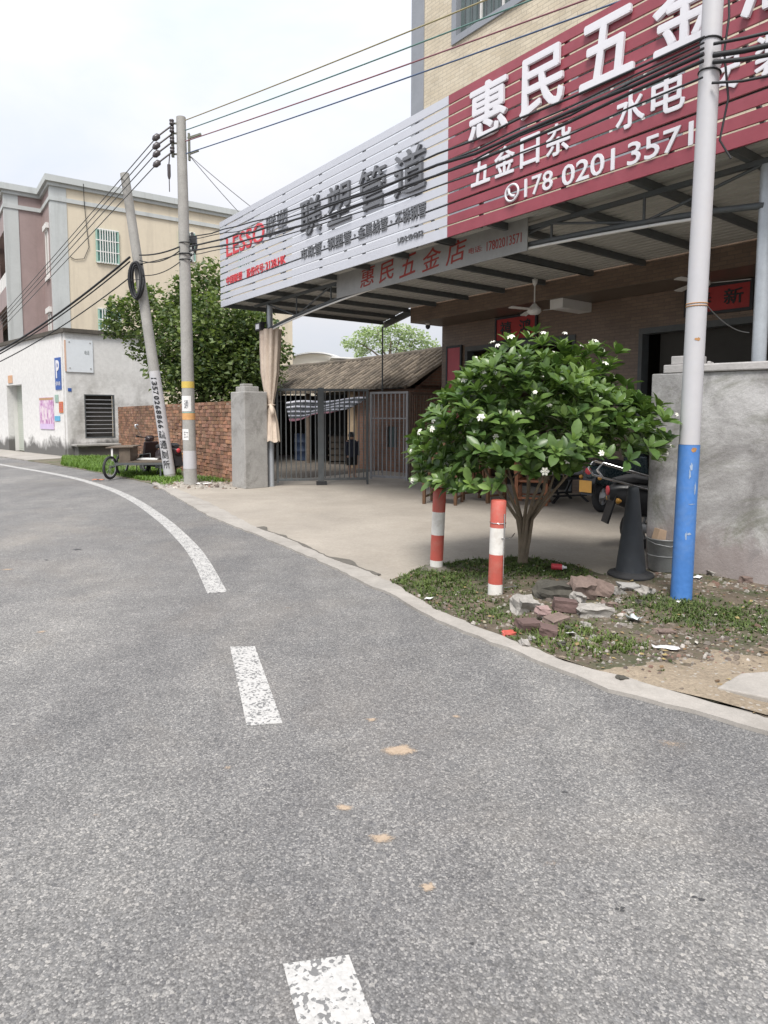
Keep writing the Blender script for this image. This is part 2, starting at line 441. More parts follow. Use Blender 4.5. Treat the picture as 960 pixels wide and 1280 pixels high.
m_grass = foliage('grass_blade', (.06,.13,.025), (.19,.30,.06), .3, .6)
m_weed = foliage('weed_leaf', (.045,.075,.022), (.17,.23,.06), .25, .6)
m_petal = MAT('white_petal', (.82,.81,.72), .6, .05, 8.)
m_bolr = MAT('bollard_red_paint', (.47,.095,.07), .55, .15, 6., .15, 40., dirt=.6, dirtc=(.42,.20,.155), dsc=8.)
m_bolw = MAT('bollard_white_paint', (.70,.68,.64), .6, .08, 6., .15, 40., dirt=.65, dirtc=(.42,.36,.30), dsc=7.)
m_blue = MAT('blue_pole_paint', (.065,.20,.52), .5, .14, 4., .2, 30., dirt=.45, dirtc=(.17,.27,.45), dsc=5.)
m_pwhite = MAT('white_pole_paint', (.50,.495,.515), .5, .04, 3., .05, dirt=.15, dirtc=(.60,.52,.42), dsc=3.)
m_blk = MAT('black_plastic', (.022,.023,.026), .4, .3, 8.)
m_rub = MAT('black_rubber', (.028,.029,.032), .8, .3, 8., .2, dirt=.3, dirtc=(.09,.085,.08))
m_cone = MAT('dull_black_cone', (.030,.035,.042), .65, .3, 5., .15, dirt=.35, dirtc=(.10,.10,.10))
m_teal = MAT('dark_teal_panels', (.028,.045,.052), .28, .25, 4.)
m_chrome = MAT('chrome', (.75,.75,.76), .18, .05, 4., metal=1.)
m_zinc = MAT('zinc_bucket', (.30,.31,.31), .5, .2, 8., .2, metal=.35, dirt=.4, dirtc=(.22,.2,.18))
m_wood = MAT('worn_timber', (.125,.098,.075), .85, .3, 5., .4, 30.)
m_darkw = MAT('dark_timber', (.045,.036,.028), .9, .3, 5.)
m_rose = MAT('polished_brown_wood', (.135,.070,.036), .4, .3, 5., .1)
m_rose2 = MAT('orange_brown_wood', (.26,.10,.045), .4, .3, 5., .1)
m_cloth = MAT('beige_sunshade_cloth', (.60,.50,.41), .9, .16, 3., .25, 40., dirt=.6, dirtc=(.38,.26,.21), dsc=2.6)
m_yel = MAT('yellow_plate', (.62,.33,.07), .5, .1, 9.)
m_cable = MAT('black_cable', (.018,.019,.022), .55, .2, 8.)
m_oldtile = MAT('old_grey_roof_tiles', (.115,.095,.075), .95, .35, 3., .5, 30., c2=(.23,.19,.145), attr=True, dirt=.4, dirtc=(.05,.047,.042))
m_purple = MAT('mauve_wall_tiles', (.31,.235,.225), .6, .1, 1.5, streak=.35)
m_cream = MAT('cream_render', (.62,.545,.425), .75, .06, .6, 0, dirt=.15, dirtc=(.36,.31,.25), dsc=.6, streak=.55)
m_ltgrey = MAT('pale_grey_trim', (.47,.49,.485), .7, .07, 1., dirtc=(.2,.2,.19), streak=.5)
m_green = MAT('mint_window_frame', (.30,.47,.40), .5, .1, 4.)
m_redp = MAT('red_plaque', (.36,.030,.030), .5, .12, 3.)
m_pink = MAT('faded_red_paper', (.50,.12,.15), .7, .12, 2.)
m_rubber_grey = MAT('stone_rubble', (.33,.31,.285), .95, .3, 7., .6, 30.)
m_redbr = MAT('red_rubble', (.19,.14,.12), .95, .3, 7., .6, 30.)
m_pinkbr = MAT('pinkish_brick', (.33,.23,.215), .95, .2, 7., .5, 30.)
m_paper = MAT('white_litter', (.74,.73,.72), .7, .06, 9.)
m_skin = MAT('skin', (.45,.28,.2), .6, .06, 9.)
m_navy = MAT('navy_cloth', (.028,.032,.05), .9, .2, 9.)

# ------------------------------------------------------------------ ground sheets
def sheet(name, poly, z, mat, z0=None, jit=0., kind='structure'):
    mb = MB(); mb.prism([(p[0],p[1]) for p in poly], z - .05 if z0 is None else z0, z)
    return struct(mb.build(name, mat), kind)
gb = MB(); N = 24
gx = [-260 + 520*i/N for i in range(N+1)]; gy = [-60 + 460*i/N for i in range(N+1)]
gb.add([(x,y,-.03) for y in gy for x in gx], [(j*(N+1)+i, j*(N+1)+i+1, (j+1)*(N+1)+i+1, (j+1)*(N+1)+i) for j in range(N) for i in range(N)])
struct(gb.build('ground', m_land))

def gp(*uv): return [tuple(G(u,v))[:2] for u,v in uv]
edge = [(-26,41.5),(-19,31),(-13.13,23.86),(-9.66,20.26),(-6.9,17.2),(-4.51,14.27)] + gp((245,637),(263,647),(320,670),(378,694),(410,708),(437,722),(493,748),(527,768),(580,792),(634,813),(700,841),(760,866),(833,884),(893,899),(960,919)) + [(2.75,2.45),(4.2,1.4),(7,-.8),(12,-5)]
def dens(pts, step=.12, jit=.0):
    out = []
    for a, b in zip(pts, pts[1:]):
        n = max(1, int(math.dist(a,b)/step))
        for i in range(n):
            f = i/n; out.append((a[0]+(b[0]-a[0])*f, a[1]+(b[1]-a[1])*f))
    out.append(pts[-1]); res = []
    for i, p in enumerate(out):
        if jit:
            o = noise.noise(Vector((p[0]*5.1,p[1]*5.1,3.)))*jit + noise.noise(Vector((p[0]*17.,p[1]*17.,7.)))*jit*.6
            q = out[min(i+1,len(out)-1)]; r = out[max(i-1,0)]; d = Vector((q[0]-r[0], q[1]-r[1]));
            d = d.normalized() if d.length else Vector((1,0)); res.append((p[0]-d.y*o, p[1]+d.x*o))
        else: res.append(p)
    return res
edge_r = dens(edge, .1, .03)
left = [(p[0]-5.6, p[1]-5.2) for p in edge[:6]] + [(-9.4,7.4),(-7.2,1.5),(-5.4,-3.),(-4,-9)]
sheet('road', edge_r + [(9,-9)] + left[::-1], 0., m_asph, -.06)

# inner edge of the pale concrete strip along the road
inner = [(-4.48,14.6)] + gp((230,616),(262,630),(315,658),(362,676),(407,697),(453,713),(485,729),(520,748),(541,764),(597,787),(660,812),(705,830),(760,845),(822,862),(893,883),(956,900)) + [(2.85,2.62),(4.35,1.55),(7.2,-.6)]
strip_out = [p for p in edge_r if p[1] < 14.27 and p[0] < 7.01]
strip_in = dens(inner, .07, .035)
sheet('road_edge_strip', [(-4.51,14.3)] + strip_out + strip_in[::-1], .022, m_kerb, -.05)

isl_top = dens(gp((489,728),(505,721),(520,715),(560,706),(600,702),(650,697),(690,703),(720,712),(760,722),(785,723)) + [(2.83,6.22)], .1, .03)
YS = isl_top[0][1]
fore = [p for p in strip_in if p[1] > YS] + isl_top + [(2.95,6.32),(6.2,3.9),(14,9),(12,22),(2,19.2),(-1.6,15.),(-2.5,14.3),(-3.3,14.55),(-4.1,14.85)]
sheet('forecourt', fore, .012, m_fore, -.05)
# earth island with rubble
def clip_grid(name, poly, step, zf, mat, kind='structure'):
    from mathutils.geometry import delaunay_2d_cdt
    pts = [Vector((p[0],p[1])) for p in poly]; n = len(pts)
    def inside(x, y):
        c = False
        for i in range(n):
            a = pts[i]; b = pts[i-1]
            if (a.y > y) != (b.y > y) and x < (b.x-a.x)*(y-a.y)/(b.y-a.y)+a.x: c = not c
        return c
    xs = [p.x for p in pts]; ys = [p.y for p in pts]; extra = []
    y = min(ys)
    while y < max(ys):
        x = min(xs)
        while x < max(xs):
            qx, qy = x+R.uniform(-.3,.3)*step, y+R.uniform(-.3,.3)*step
            if inside(qx,qy): extra.append(Vector((qx,qy)))
            x += step
        y += step
    vs, _, fs, *_ = delaunay_2d_cdt(pts+extra, [], [list(range(n))], 1, 1e-5)
    mb = MB(); mb.add([(v.x,v.y,zf(v.x,v.y)) for v in vs], [tuple(f) for f in fs], 0, True)
    for i, f in enumerate(mb.f):
        a,b,c = [mb.v[k] for k in f[:3]]
        if (b-a).cross(c-a).z < 0: mb.f[i] = f[::-1]
    return struct(mb.build(name, mat), kind), inside
isl = [p for p in strip_in if p[1] <= YS and p[0] < 4.4] + [(5.0,4.0),(3.66,5.66),(2.83,6.30)] + isl_top[::-1][1:]
def isl_z(x, y):
    m = .035*math.exp(-((x-1.5)**2+(y-5.7)**2)/.5) + .03*math.exp(-((x-1.55)**2+(y-4.9)**2)/.2)
    return .016 + m + .022*max(-.4, noise.noise(Vector((x*2.3,y*2.3,0)))) + .012*noise.noise(Vector((x*9,y*9,2)))
_, in_isl = clip_grid('earth_verge', isl, .06, lambda x,y: isl_z(x,y), m_dirt)
# sandy washed strip near the road on the right
sandp = gp((668,815),(705,831),(760,846),(822,863),(893,884),(956,901)) + [(3.3,2.5),(4.5,2.5)] + gp((960,808),(910,815),(860,812),(800,823),(735,822))
def sand_z(x,y):   # the washed sand thins out over the earth, so its rim dips under the soil
    d=min(math.hypot(x-(a[0]+(b[0]-a[0])*f),y-(a[1]+(b[1]-a[1])*f)) for a,b in zip(sandp[7:],sandp[8:]+sandp[:1]) for f in (0,.25,.5,.75,1))
    return isl_z(x,y)+min(.010,-.02+.12*d+.022*noise.noise(Vector((x*6,y*6,8)))+.012*noise.noise(Vector((x*17,y*17,8))))
clip_grid('sand_patch', sandp, .045, sand_z, m_sand)
mb = MB(); c = G(938,884)
mb.prism([(1.93,3.36),(2.30,3.12),(2.75,2.86),(3.0,3.25),(2.5,3.6),(2.17,3.55)], .0, .055)
tag(mb.build('concrete_slab_piece', m_kerb, None, bevel=.008), 'broken flat concrete slab lying on sandy soil beside the road edge', 'slab')

verge_out = [p for p in edge_r if 14.27 <= p[1] <= 24.6]
verge = verge_out + [(-4.1,14.85),(-3.3,14.6),(-2.5,14.35),(-5.2,18.4),(-8.9,24.4),(-10.3,23.4),(-12.3,25.2)]
sheet('verge', verge, .012, m_verge, -.05)
sheet('pavement', [(-26,41.5),(-19,31),(-13.13,23.86),(-11.,21.65),(-10.1,22.9),(-10.42,23.42),(-22.6,35.5),(-25.2,41.8)], .03, m_kerb, -.05)
sheet('yard_floor', [(-2.4,14.35),(-1.7,14.35),(2,18.9),(3,20),(0,26),(-8,27),(-8.8,24.4)], .004, m_yard, -.05)

# markings
def ribbon(pts, w):
    L=[]; Rr=[]
    for i,p in enumerate(pts):
        a=pts[max(i-1,0)]; b=pts[min(i+1,len(pts)-1)]; d=Vector((b[0]-a[0],b[1]-a[1])).normalized()
        L.append((p[0]-d.y*w/2,p[1]+d.x*w/2)); Rr.append((p[0]+d.y*w/2,p[1]-d.x*w/2))
    return L+Rr[::-1]
ln = [(-24,33.),(-17.5,26.9),(-11.05,20.06),(-7.52,16.41),(-5.54,13.94),(-4.15,11.81),(-2.89,9.47),(-2.07,7.74),(-1.62,6.65),(-1.18,5.41)]
def smooth(pts, n=8):
    out=[]
    for i in range(len(pts)-1):
        p0=Vector(pts[max(i-1,0)]);p1=Vector(pts[i]);p2=Vector(pts[i+1]);p3=Vector(pts[min(i+2,len(pts)-1)])
        for k in range(n):
            t=k/n
            out.append(.5*((2*p1)+(p2-p0)*t+(2*p0-5*p1+4*p2-p3)*t*t+(3*p1-p0-3*p2+p3)*t**3))
    out.append(Vector(pts[-1])); return out
sheet('edge_line_marking', ribbon([(p.x,p.y) for p in smooth(ln)], .165), .004, m_mark, .001)
sheet('dash_marking', [(-.82,4.11),(-.66,4.12),(-.36,3.06),(-.53,3.03)], .004, m_mark, .001)
sheet('dash_marking', [(-.20,1.66),(-.02,1.69),(.35,.55),(.17,.52)], .004, m_mark, .001)
# dark joint crack along the forecourt edge, tar spots
cr=[p for p in strip_in if YS+.12<p[1]<8.6]; L_=[];R_=[]
for i,p in enumerate(cr):
    wv=.010+.09*max(0,noise.noise(Vector((p[0]*3,p[1]*3,4)))+.15)
    L_.append((p[0]-wv*.3,p[1]-wv*.2)); R_.append((p[0]+wv,p[1]+wv*.7))
sheet('pavement_crack', L_+R_[::-1], .0255, MAT('damp_crack',(.12,.11,.095),.95,.25,20.), .02)
mb=MB()
for (u,v,r) in [(97,687,.09),(873,1123,.016),(775,1137,.014),(430,1235,.008),(60,700,.04),(705,990,.012),(590,1180,.008),(300,740,.015)]:
    p=G(u,v); n=11
    for c in range(3):
        ox,oy=R.uniform(-r,r)*.7,R.uniform(-r,r)*.4
        vs=[(p.x+ox+r*R.uniform(.3,.8)*math.cos(2*PI*i/n),p.y+oy+r*.6*R.uniform(.3,.8)*math.sin(2*PI*i/n),.0012) for i in range(n)]+[(p.x+ox,p.y+oy,.003)]
        mb.add(vs,[(i,(i+1)%n,n) for i in range(n)])
struct(mb.build('tar_spots',MAT('tar',(.05,.05,.052),.8,.3,40.)),'stuff','small dark tar spots on the grey asphalt')
# spilled sand on the asphalt
m_spill, t_, b_ = nt('spilled_sand'); co_ = objco(t_)
f_ = noise_(t_, co_, 70., 4, .7); lk(t_, ramp(t_, f_, [(.3,(.40,.30,.21)),(.7,(.55,.43,.32))]), b_.inputs['Base Color']); b_.inputs['Roughness'].default_value = .95
at_ = nd(t_, 'ShaderNodeAttribute', attribute_name='Col'); g_ = noise_(t_, co_, 120., 4, .75)
al_ = ramp(t_, math_(t_,'ADD', math_(t_,'MULTIPLY', at_.outputs['Fac'], 1.05), math_(t_,'MULTIPLY', g_, .9)), [(.72,0.),(1.35,.75)])
lk(t_, al_, b_.inputs['Alpha'])
sp = MB()
for (u,v,r,k) in [(500,938,.10,1.),(430,1010,.05,.8),(478,1048,.06,.8),(535,1110,.04,.8),(465,900,.045,.7),(570,896,.04,.6),(52,790,.06,.6),(285,960,.035,.5),(10,712,.10,.6),(690,1080,.06,.35),(120,1020,.05,.35),(555,776,.05,.7),(840,930,.12,.4),(360,760,.09,.35)]:
    r *= .75; p = G(u,v); N_ = 10; M_ = 22; vs = [(p.x,p.y,.0025)]; al = [k]
    for i in range(1,N_+1):
        for j in range(M_):
            q = 2*PI*j/M_; rr = r*i/N_*(1+.5*noise.noise(Vector((math.cos(q)*1.3+u,math.sin(q)*1.3,v*.1)))); vs.append((p.x+rr*1.5*math.cos(q),p.y+rr*math.sin(q),.0025)); al.append(k*(1-i/N_)**1.1)
    for j in range(M_): sp.add([vs[0],vs[1+j],vs[1+(j+1)%M_]],[(0,1,2)],0,False,None,al[1]*.99+.0)
    for i in range(N_-1):
        for j in range(M_):
            a0,b0=1+i*M_+j,1+i*M_+(j+1)%M_; sp.add([vs[a0],vs[a0+M_],vs[b0+M_],vs[b0]],[(0,1,2,3)],0,False,None,(al[a0]+al[a0+M_])/2)
struct(sp.build('spilled_sand', m_spill), 'stuff', 'faint dabs of orange sand dusted on the grey asphalt')

# ------------------------------------------------------------------ shop house
HT, HS = 2.11, 3.7
house = fthing('shop_house', 'tall shop house with cream tiled upper floors over a brown tiled ground floor', 'building', HT, HS)
ho = (HT, HS, 0)
mb = MB(); y0,y1 = 4.64,4.84
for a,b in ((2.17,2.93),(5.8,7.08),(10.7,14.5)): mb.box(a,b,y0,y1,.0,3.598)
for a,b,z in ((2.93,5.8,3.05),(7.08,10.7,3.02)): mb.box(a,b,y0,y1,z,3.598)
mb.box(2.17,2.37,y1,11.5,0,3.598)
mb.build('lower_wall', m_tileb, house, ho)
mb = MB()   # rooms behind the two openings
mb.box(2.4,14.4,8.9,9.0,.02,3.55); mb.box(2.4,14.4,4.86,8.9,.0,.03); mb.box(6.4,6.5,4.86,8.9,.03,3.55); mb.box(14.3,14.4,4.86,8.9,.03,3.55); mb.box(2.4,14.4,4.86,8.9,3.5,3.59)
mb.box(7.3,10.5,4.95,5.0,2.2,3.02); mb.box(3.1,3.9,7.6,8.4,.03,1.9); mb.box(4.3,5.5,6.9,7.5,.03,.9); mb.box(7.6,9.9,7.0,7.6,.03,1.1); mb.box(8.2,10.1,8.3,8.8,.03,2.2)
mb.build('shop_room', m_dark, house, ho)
for a,b,z in ((2.93,5.8,3.05),(7.08,10.7,3.02)):
    mb = MB(); mb.box(a,a+.07,y0-.02,y1,0,z); mb.box(b-.07,b,y0-.02,y1,0,z); mb.box(a+.07,b-.07,y0-.02,y1,z-.1,z)
    mb.build('door_frame', m_steel, house, ho)
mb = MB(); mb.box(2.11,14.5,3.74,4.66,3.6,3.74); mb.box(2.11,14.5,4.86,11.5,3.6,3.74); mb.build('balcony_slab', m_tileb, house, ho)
for a in (5.85,9.9): mb = MB(); mb.box(a,a+.27,3.76,4.638,3.43,3.598); mb.build('bracket_beam', m_white, house, ho)
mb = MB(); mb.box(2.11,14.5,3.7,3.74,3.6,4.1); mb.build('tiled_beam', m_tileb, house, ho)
WIN = [(3.35,5.3,9.05,10.9),(6.25,8.2,9.05,10.9),(9.6,11.5,9.05,10.9),(3.35,5.3,5.6,7.4),(6.25,8.2,5.6,7.4),(9.6,11.5,5.6,7.4)]
mb = MB(); zc = 4.1
for (za,zb) in ((5.6,7.4),(9.05,10.9)):
    mb.box(2.5,14.5,3.7,3.9,zc,za)
    xs = [2.5,3.35,5.3,6.25,8.2,9.6,11.5,14.5]
    for i in range(0,8,2): mb.box(xs[i],xs[i+1],3.7,3.9,za,zb)
    zc = zb
mb.box(2.5,14.5,3.7,3.9,zc,13.2)
mb.build('upper_wall', m_tilec, house, ho)
mb = MB(); mb.box(2.13,2.33,4.1,11.5,3.74,13.2); mb.box(14.3,14.5,3.9,11.5,3.74,13.2); mb.box(2.33,14.3,11.3,11.5,0,13.2); mb.build('side_wall', m_tiles, house, ho)
mb = MB(); mb.box(2.10,2.5,3.68,4.1,4.1,13.2); mb.build('corner_trim', m_trim, house, ho)
mb = MB(); mb.box(1.95,14.6,3.5,11.6,13.2,13.5); mb.build('flat_roof', m_slabc, house, ho)
for (a,b,za,zb) in WIN:
    mb = MB(); w=.13
    mb.box(a,a+w,3.66,3.82,za,zb); mb.box(b-w,b,3.66,3.82,za,zb); mb.box(a+w,b-w,3.66,3.82,za,za+w); mb.box(a+w,b-w,3.66,3.82,zb-w,zb)
    fr = mb.build('window', m_trim, house, ho)
    mb = MB(); mb.box(a+w,b-w,3.80,3.815,za+w,zb-w); mb.build('pane', m_glass, fr, ho)
    mb = MB(); n=3
    for i in range(1,n): x=a+w+(b-a-2*w)*i/n; mb.box(x-.025,x+.025,3.76,3.80,za+w,zb-w)
    mb.build('mullion', m_white, fr, ho)
    mb = MB()
    for i in range(1,9): x=a+w+(b-a-2*w)*i/9; mb.box(x-.008,x+.008,3.72,3.736,za+w,zb-w)
    mb.build('window_bars', m_steel, fr, ho)

def plaque(label, t0, t1, z0, z1, chars, cat='plaque', mat=None):
    r = fthing('framed_plaque', label, cat, t0, 4.60, z0); o=(t0,4.60,z0)
    mb = MB(); mb.box(t0,t1,4.60,4.63,z0,z1); mb.build('board', mat or m_redp, r, o)
    mb = MB(); w=.045
    mb.box(t0-w,t0,4.585,4.632,z0-w,z1+w); mb.box(t1,t1+w,4.585,4.632,z0-w,z1+w); mb.box(t0,t1,4.585,4.632,z0-w,z0); mb.box(t0,t1,4.585,4.632,z1,z1+w)
    mb.build('frame', m_blk, r, o)
    if chars:
        n=len(chars); cw=(t1-t0)/n
        for i,ch in enumerate(chars): mb = MB(); text(mb, ch, t0+cw*(i+.2), t0+cw*(i+.8), z0+.08, z1-.06, 4.599, .006, .025); mb.build('character', m_blk, r, o)
    return r
plaque('red framed plaque with two black characters on brown wall behind the flowering shrub', 3.87,4.87,3.10,3.54, '禧鸿')
plaque('red framed plaque with two black characters half hidden behind the white and blue pole', 7.92,8.87,3.16,3.54, '春新')
plaque('tall narrow faded red couplet board in a dark frame at the shop corner', 2.40,2.80,1.3,3.06, '', 'couplet board', m_pink)

# camera under slab, floodlight, fans
r = fthing('security_camera', 'small black dome camera under the corner of the shop balcony', 'camera', 2.42, 3.95, 3.598)
mb = MB(); mb.lathe([(.02,0),(.06,-.01),(.06,-.05),(.05,-.06)],16); mb.build('mount', m_white, r)
mb = MB(); mb.lathe([(.05,-.06),(.055,-.09),(.045,-.125),(.02,-.145),(.003,-.15)],16); mb.build('dome', m_blk, r)
def fan(label, t, s, zr, zm):
    r = fthing('ceiling_fan', label, 'fan', t, s, zr, 'white ceiling fans under the canopy')
    h = zr-zm
    mb = MB(); mb.tube([(0,0,0),(0,0,-h+.1)], .012, 8); mb.lathe([(.01,-.01),(.05,-.02),(.035,-.10),(.012,-.13)],14); mb.build('rod', m_white, r)
    mb = MB(); mb.lathe([(.03,-h+.12),(.06,-h+.08),(.11,-h+.03),(.12,-h-.02),(.08,-h-.06),(.02,-h-.07)],18); mb.build('motor', m_white, r)
    for k in range(3):
        a = k*2*PI/3+.35; X = Matrix.Rotation(a,4,'Z') @ Matrix.Rotation(.15,4,'X')
        mb = MB(); mb.add([(.1,-.03,-h),(.22,-.055,-h),(.58,-.065,-h),(.60,.0,-h),(.58,.05,-h),(.22,.035,-h),(.1,.02,-h)]+[(.1,-.03,-h+.006),(.22,-.055,-h+.006),(.58,-.065,-h+.006),(.60,.0,-h+.006),(.58,.05,-h+.006),(.22,.035,-h+.006),(.1,.02,-h+.006)],
              [(6,5,4,3,2,1,0),(7,8,9,10,11,12,13)]+[(i,(i+1)%7,(i+1)%7+7,i+7) for i in range(7)], 0, False, X)
        mb.build('blade', m_white, r)
    return r
fan('white ceiling fan hanging from canopy in front of the left red plaque', 6.1, 3.0, 3.85, 3.30)
fan('white ceiling fan hanging behind the white and blue pole near the right red plaque', 8.8, 3.2, 3.85, 3.35)

# ------------------------------------------------------------------ canopy
can = fthing('canopy', 'dark steel framed canopy with corrugated sheet roof over the shop forecourt', 'canopy', 1.3, .5)
co0 = (1.3,.5,0)
mb = MB(); s = .0; prof=[]
while s < 4.62:
    prof += [(s,3.945),(s+.09,3.945),(s+.10,3.975),(s+.14,3.975)]; s += .15
def tmax(s): return 14.2 if s <= 3.69 else max(.06, 2.08*(4.62-s)/.92)
for (sa,za),(sb,zb) in zip(prof,prof[1:]):
    if sb > 4.62: break
    n = 8; ta=[.05+(tmax(sa)-.05)*i/n for i in range(n+1)]; tb=[.05+(tmax(sb if sb<=3.69 or sa>3.69 else 3.70)-.05)*i/n for i in range(n+1)]
    if sa <= 3.69 < sb: ta=tb
    for i in range(n): mb.add([(ta[i],sa,za),(ta[i+1],sa,za),(tb[i+1],sb,zb),(tb[i],sb,zb)],[(0,1,2,3)])
rf = mb.build('roof_sheet', m_tin, can, co0)
sol = rf.modifiers.new('gauge','SOLIDIFY'); sol.thickness=.004
for i in range(15):
    t = .12 + i*.945
    e = 3.66 if t > 2.1 else 4.55-.42*t
    mb = MB(); mb.box(t-.03,t+.03,.06,e,3.855,3.942); mb.build('purlin', m_steel, can, co0)
mb = MB(); mb.box(6.73,6.79,.06,3.66,3.855,3.942); mb.build('purlin', m_steel, can, co0)
mb = MB(); mb.bar((.1,4.58,3.85),(2.09,3.72,3.85),.07,.14); mb.build('rear_beam', m_steel, can, co0)
mb = MB(); mb.tube([(.12,4.5,3.8),(.12,4.5,2.2),(.12,4.5,0)],.02,8); mb.build('rear_post', m_steel, can, co0)
mb = MB(); mb.box(.13,14.15,.035,.058,3.865,3.942); mb.build('front_beam', m_steel, can, co0)
def chord(t):
    q=(t-1.3)/9.36; return 3.27+.30*math.sin(PI*min(max(q,0),1))**.8+.16*q
def truss(t0,t1,off):
    mb = MB(); S_=.46; n=8
    pts=[(t0+(t1-t0)*i/24,S_,chord(t0+(t1-t0)*i/24-off)) for i in range(25)]
    mb.tube(pts,.032,8); mb.bar((t0-.5,S_,3.825),(t1+.3,S_,3.825),.05,.05)
    for i in range(n+1):
        t=t0+(t1-t0)*i/n; z=chord(t-off); mb.tube([(t,S_,z),(t,S_,3.81)],.016,6)
        if i<n:
            t2=t0+(t1-t0)*(i+1)/n
            if i%2: mb.tube([(t,S_,z),(t2,S_,3.81)],.016,6)
            else: mb.tube([(t,S_,3.81),(t2,S_,chord(t2-off))],.016,6)
    return mb
truss(1.3,10.66,0).build('truss', m_steel, can, co0)
mb = MB(); mb.tube([(1.3,.52,0),(1.3,.52,2.0),(1.3,.52,3.8)],.065,14); mb.build('column', m_galv, can, co0)
mb = MB(); mb.tube([(10.66,.5,0),(10.66,.5,2.0),(10.66,.5,3.8)],.062,14); mb.build('column', m_galv, can, co0)
mb = MB(); pts=[(1.42+i*.36,.43,chord(1.42+i*.36)-.055) for i in range(25)]; mb.tube(pts,.017,8)
tag(mb.build('light_strip', m_white, None), 'thin white tube fixed along the curved truss under the sign', 'light strip').location = (0,0,0)
o = bpy.data.objects['light_strip']; o.location = W(0,0); o.rotation_euler=(0,0,RZ)

r = fthing('floodlight', 'black floodlight with pale lens on the canopy column above the cloth', 'floodlight', 1.22, .34, 3.42)
mb = MB(); mb.box(-.11,.11,-.06,.05,-.16,.0); mb.box(-.02,.02,.03,.16,.0,.03); mb.build('housing', m_blk, r, bevel=.01)
mb = MB(); mb.box(-.07,.07,-.068,-.058,-.13,-.03); mb.build('lens', m_lwhite, r)

# ------------------------------------------------------------------ the big sign
sg = fthing('shop_sign', 'long slatted fascia sign half pale grey half red above the shop canopy', 'sign', .11, 0., 3.85)
so = (.11,0,3.85)
def slats(a,b):
    mb = MB(); z=3.85
    mb.box(a,b,-.012,.012,z,z+.135); z+=.158
    for i in range(12):
        k=.109
        mb.box(a,b,-.012,.012,z,z+k)
        mb.box(a,b,.012,.03,z+k-.012,z+k); z+=.1385
    return mb
slats(.11,7.02).build('grey_panel', m_swhite, sg, so)
slats(7.024,14.2).build('red_panel', m_sred, sg, so)
for i in range(12):
    t=.3+i*1.21; mb = MB(); mb.box(t-.02,t+.02,.032,.072,3.86,5.66); mb.build('batten', m_steel, sg, so)
mb=MB(); mb.box(.3,14.1,.074,.12,5.5,5.54); mb.box(.3,14.1,.074,.12,4.3,4.34); mb.build('rail', m_steel, sg, so)
for i in range(6):
    t=1.2+i*2.3; mb=MB(); mb.bar((t,.1,5.5),(t,1.3,3.97),.04,.04); mb.build('brace', m_steel, sg, so)
for ch,a,b in (('惠',7.42,8.03),('民',8.22,8.81),('五',9.01,9.62),('金',9.8,10.42),('店',10.6,11.22)):
    mb=MB(); text(mb,ch,a,b,4.89,5.54,-.02,.035,.033); mb.build('character', m_lwhite, sg, so)
for ch,a,b in (('联',3.43,4.07),('塑',4.27,4.92),('管',5.13,5.78),('道',5.97,6.63)):
    mb=MB(); text(mb,ch,a,b,4.60,5.20,-.016,.022,.016); mb.build('character', m_lgrey2, sg, so)
    mb=MB(); text(mb,ch,a-.004,b-.004,4.603,5.203,-.045,.003,.010); mb.build('character_face', m_lgrey, sg, so)
def line(body,a,b,z0,z1,mat,off=.02,dep=.012,keep=False,y=-.014):
    off=min(off,.03) if mat is m_lwhite else off*.5
    mb=MB(); text(mb,body,a,b,z0,z1,y,dep,off,keep=keep); return mb.build('lettering', mat, sg, so)
for body,a,b in (('五',7.45,7.76),('金',7.83,8.14),('日',8.22,8.49),('杂',8.58,8.9)): line(body,a,b,4.36,4.70,m_lwhite,.04)
for body,a,b in (('水',9.43,9.74),('电',9.8,10.13),('安',10.28,10.6),('装',10.72,11.04)): line(body,a,b,4.36,4.72,m_lwhite,.04)
line('178',8.29,8.68,4.02,4.23,m_lwhite,.025); line('0201',8.80,9.43,4.0,4.22,m_lwhite,.025); line('3571',9.57,10.22,3.99,4.21,m_lwhite,.025)
mb=MB(); mb.torus((8.12,-.04,4.12),.095,.014,'y',28,6); mb.tube([(8.07,-.04,4.175),(8.08,-.04,4.12),(8.12,-.04,4.085),(8.17,-.04,4.07)],[.02,.015,.015,.02],8)
mb.build('phone_symbol', m_lwhite, sg, so)
line('LESSO',.45,2.10,4.84,5.22,m_lred,.03); line('联塑',2.16,2.97,4.86,5.26,m_lgrey,.02)
line('市政管',3.41,4.06,4.225,4.42,m_lgrey,.035); line('·',4.12,4.16,4.30,4.335,m_lgrey,.0)
line('钢塑管',4.24,4.90,4.225,4.42,m_lgrey,.035); line('·',4.97,5.01,4.30,4.335,m_lgrey,.0)
line('金属线管',5.08,5.80,4.225,4.42,m_lgrey,.035); line('·',5.86,5.90,4.30,4.335,m_lgrey,.0)
line('不锈钢管',5.97,6.62,4.225,4.42,m_lgrey,.035)
line('UD2404252',6.03,6.57,3.975,4.045,m_lgrey,.02)
line('中国联塑',.42,1.15,4.27,4.44,m_lred,.012); line('股份代号:',1.35,2.08,4.27,4.44,m_lred,.012); line('2128.HK',2.14,2.88,4.28,4.43,m_lred,.02)

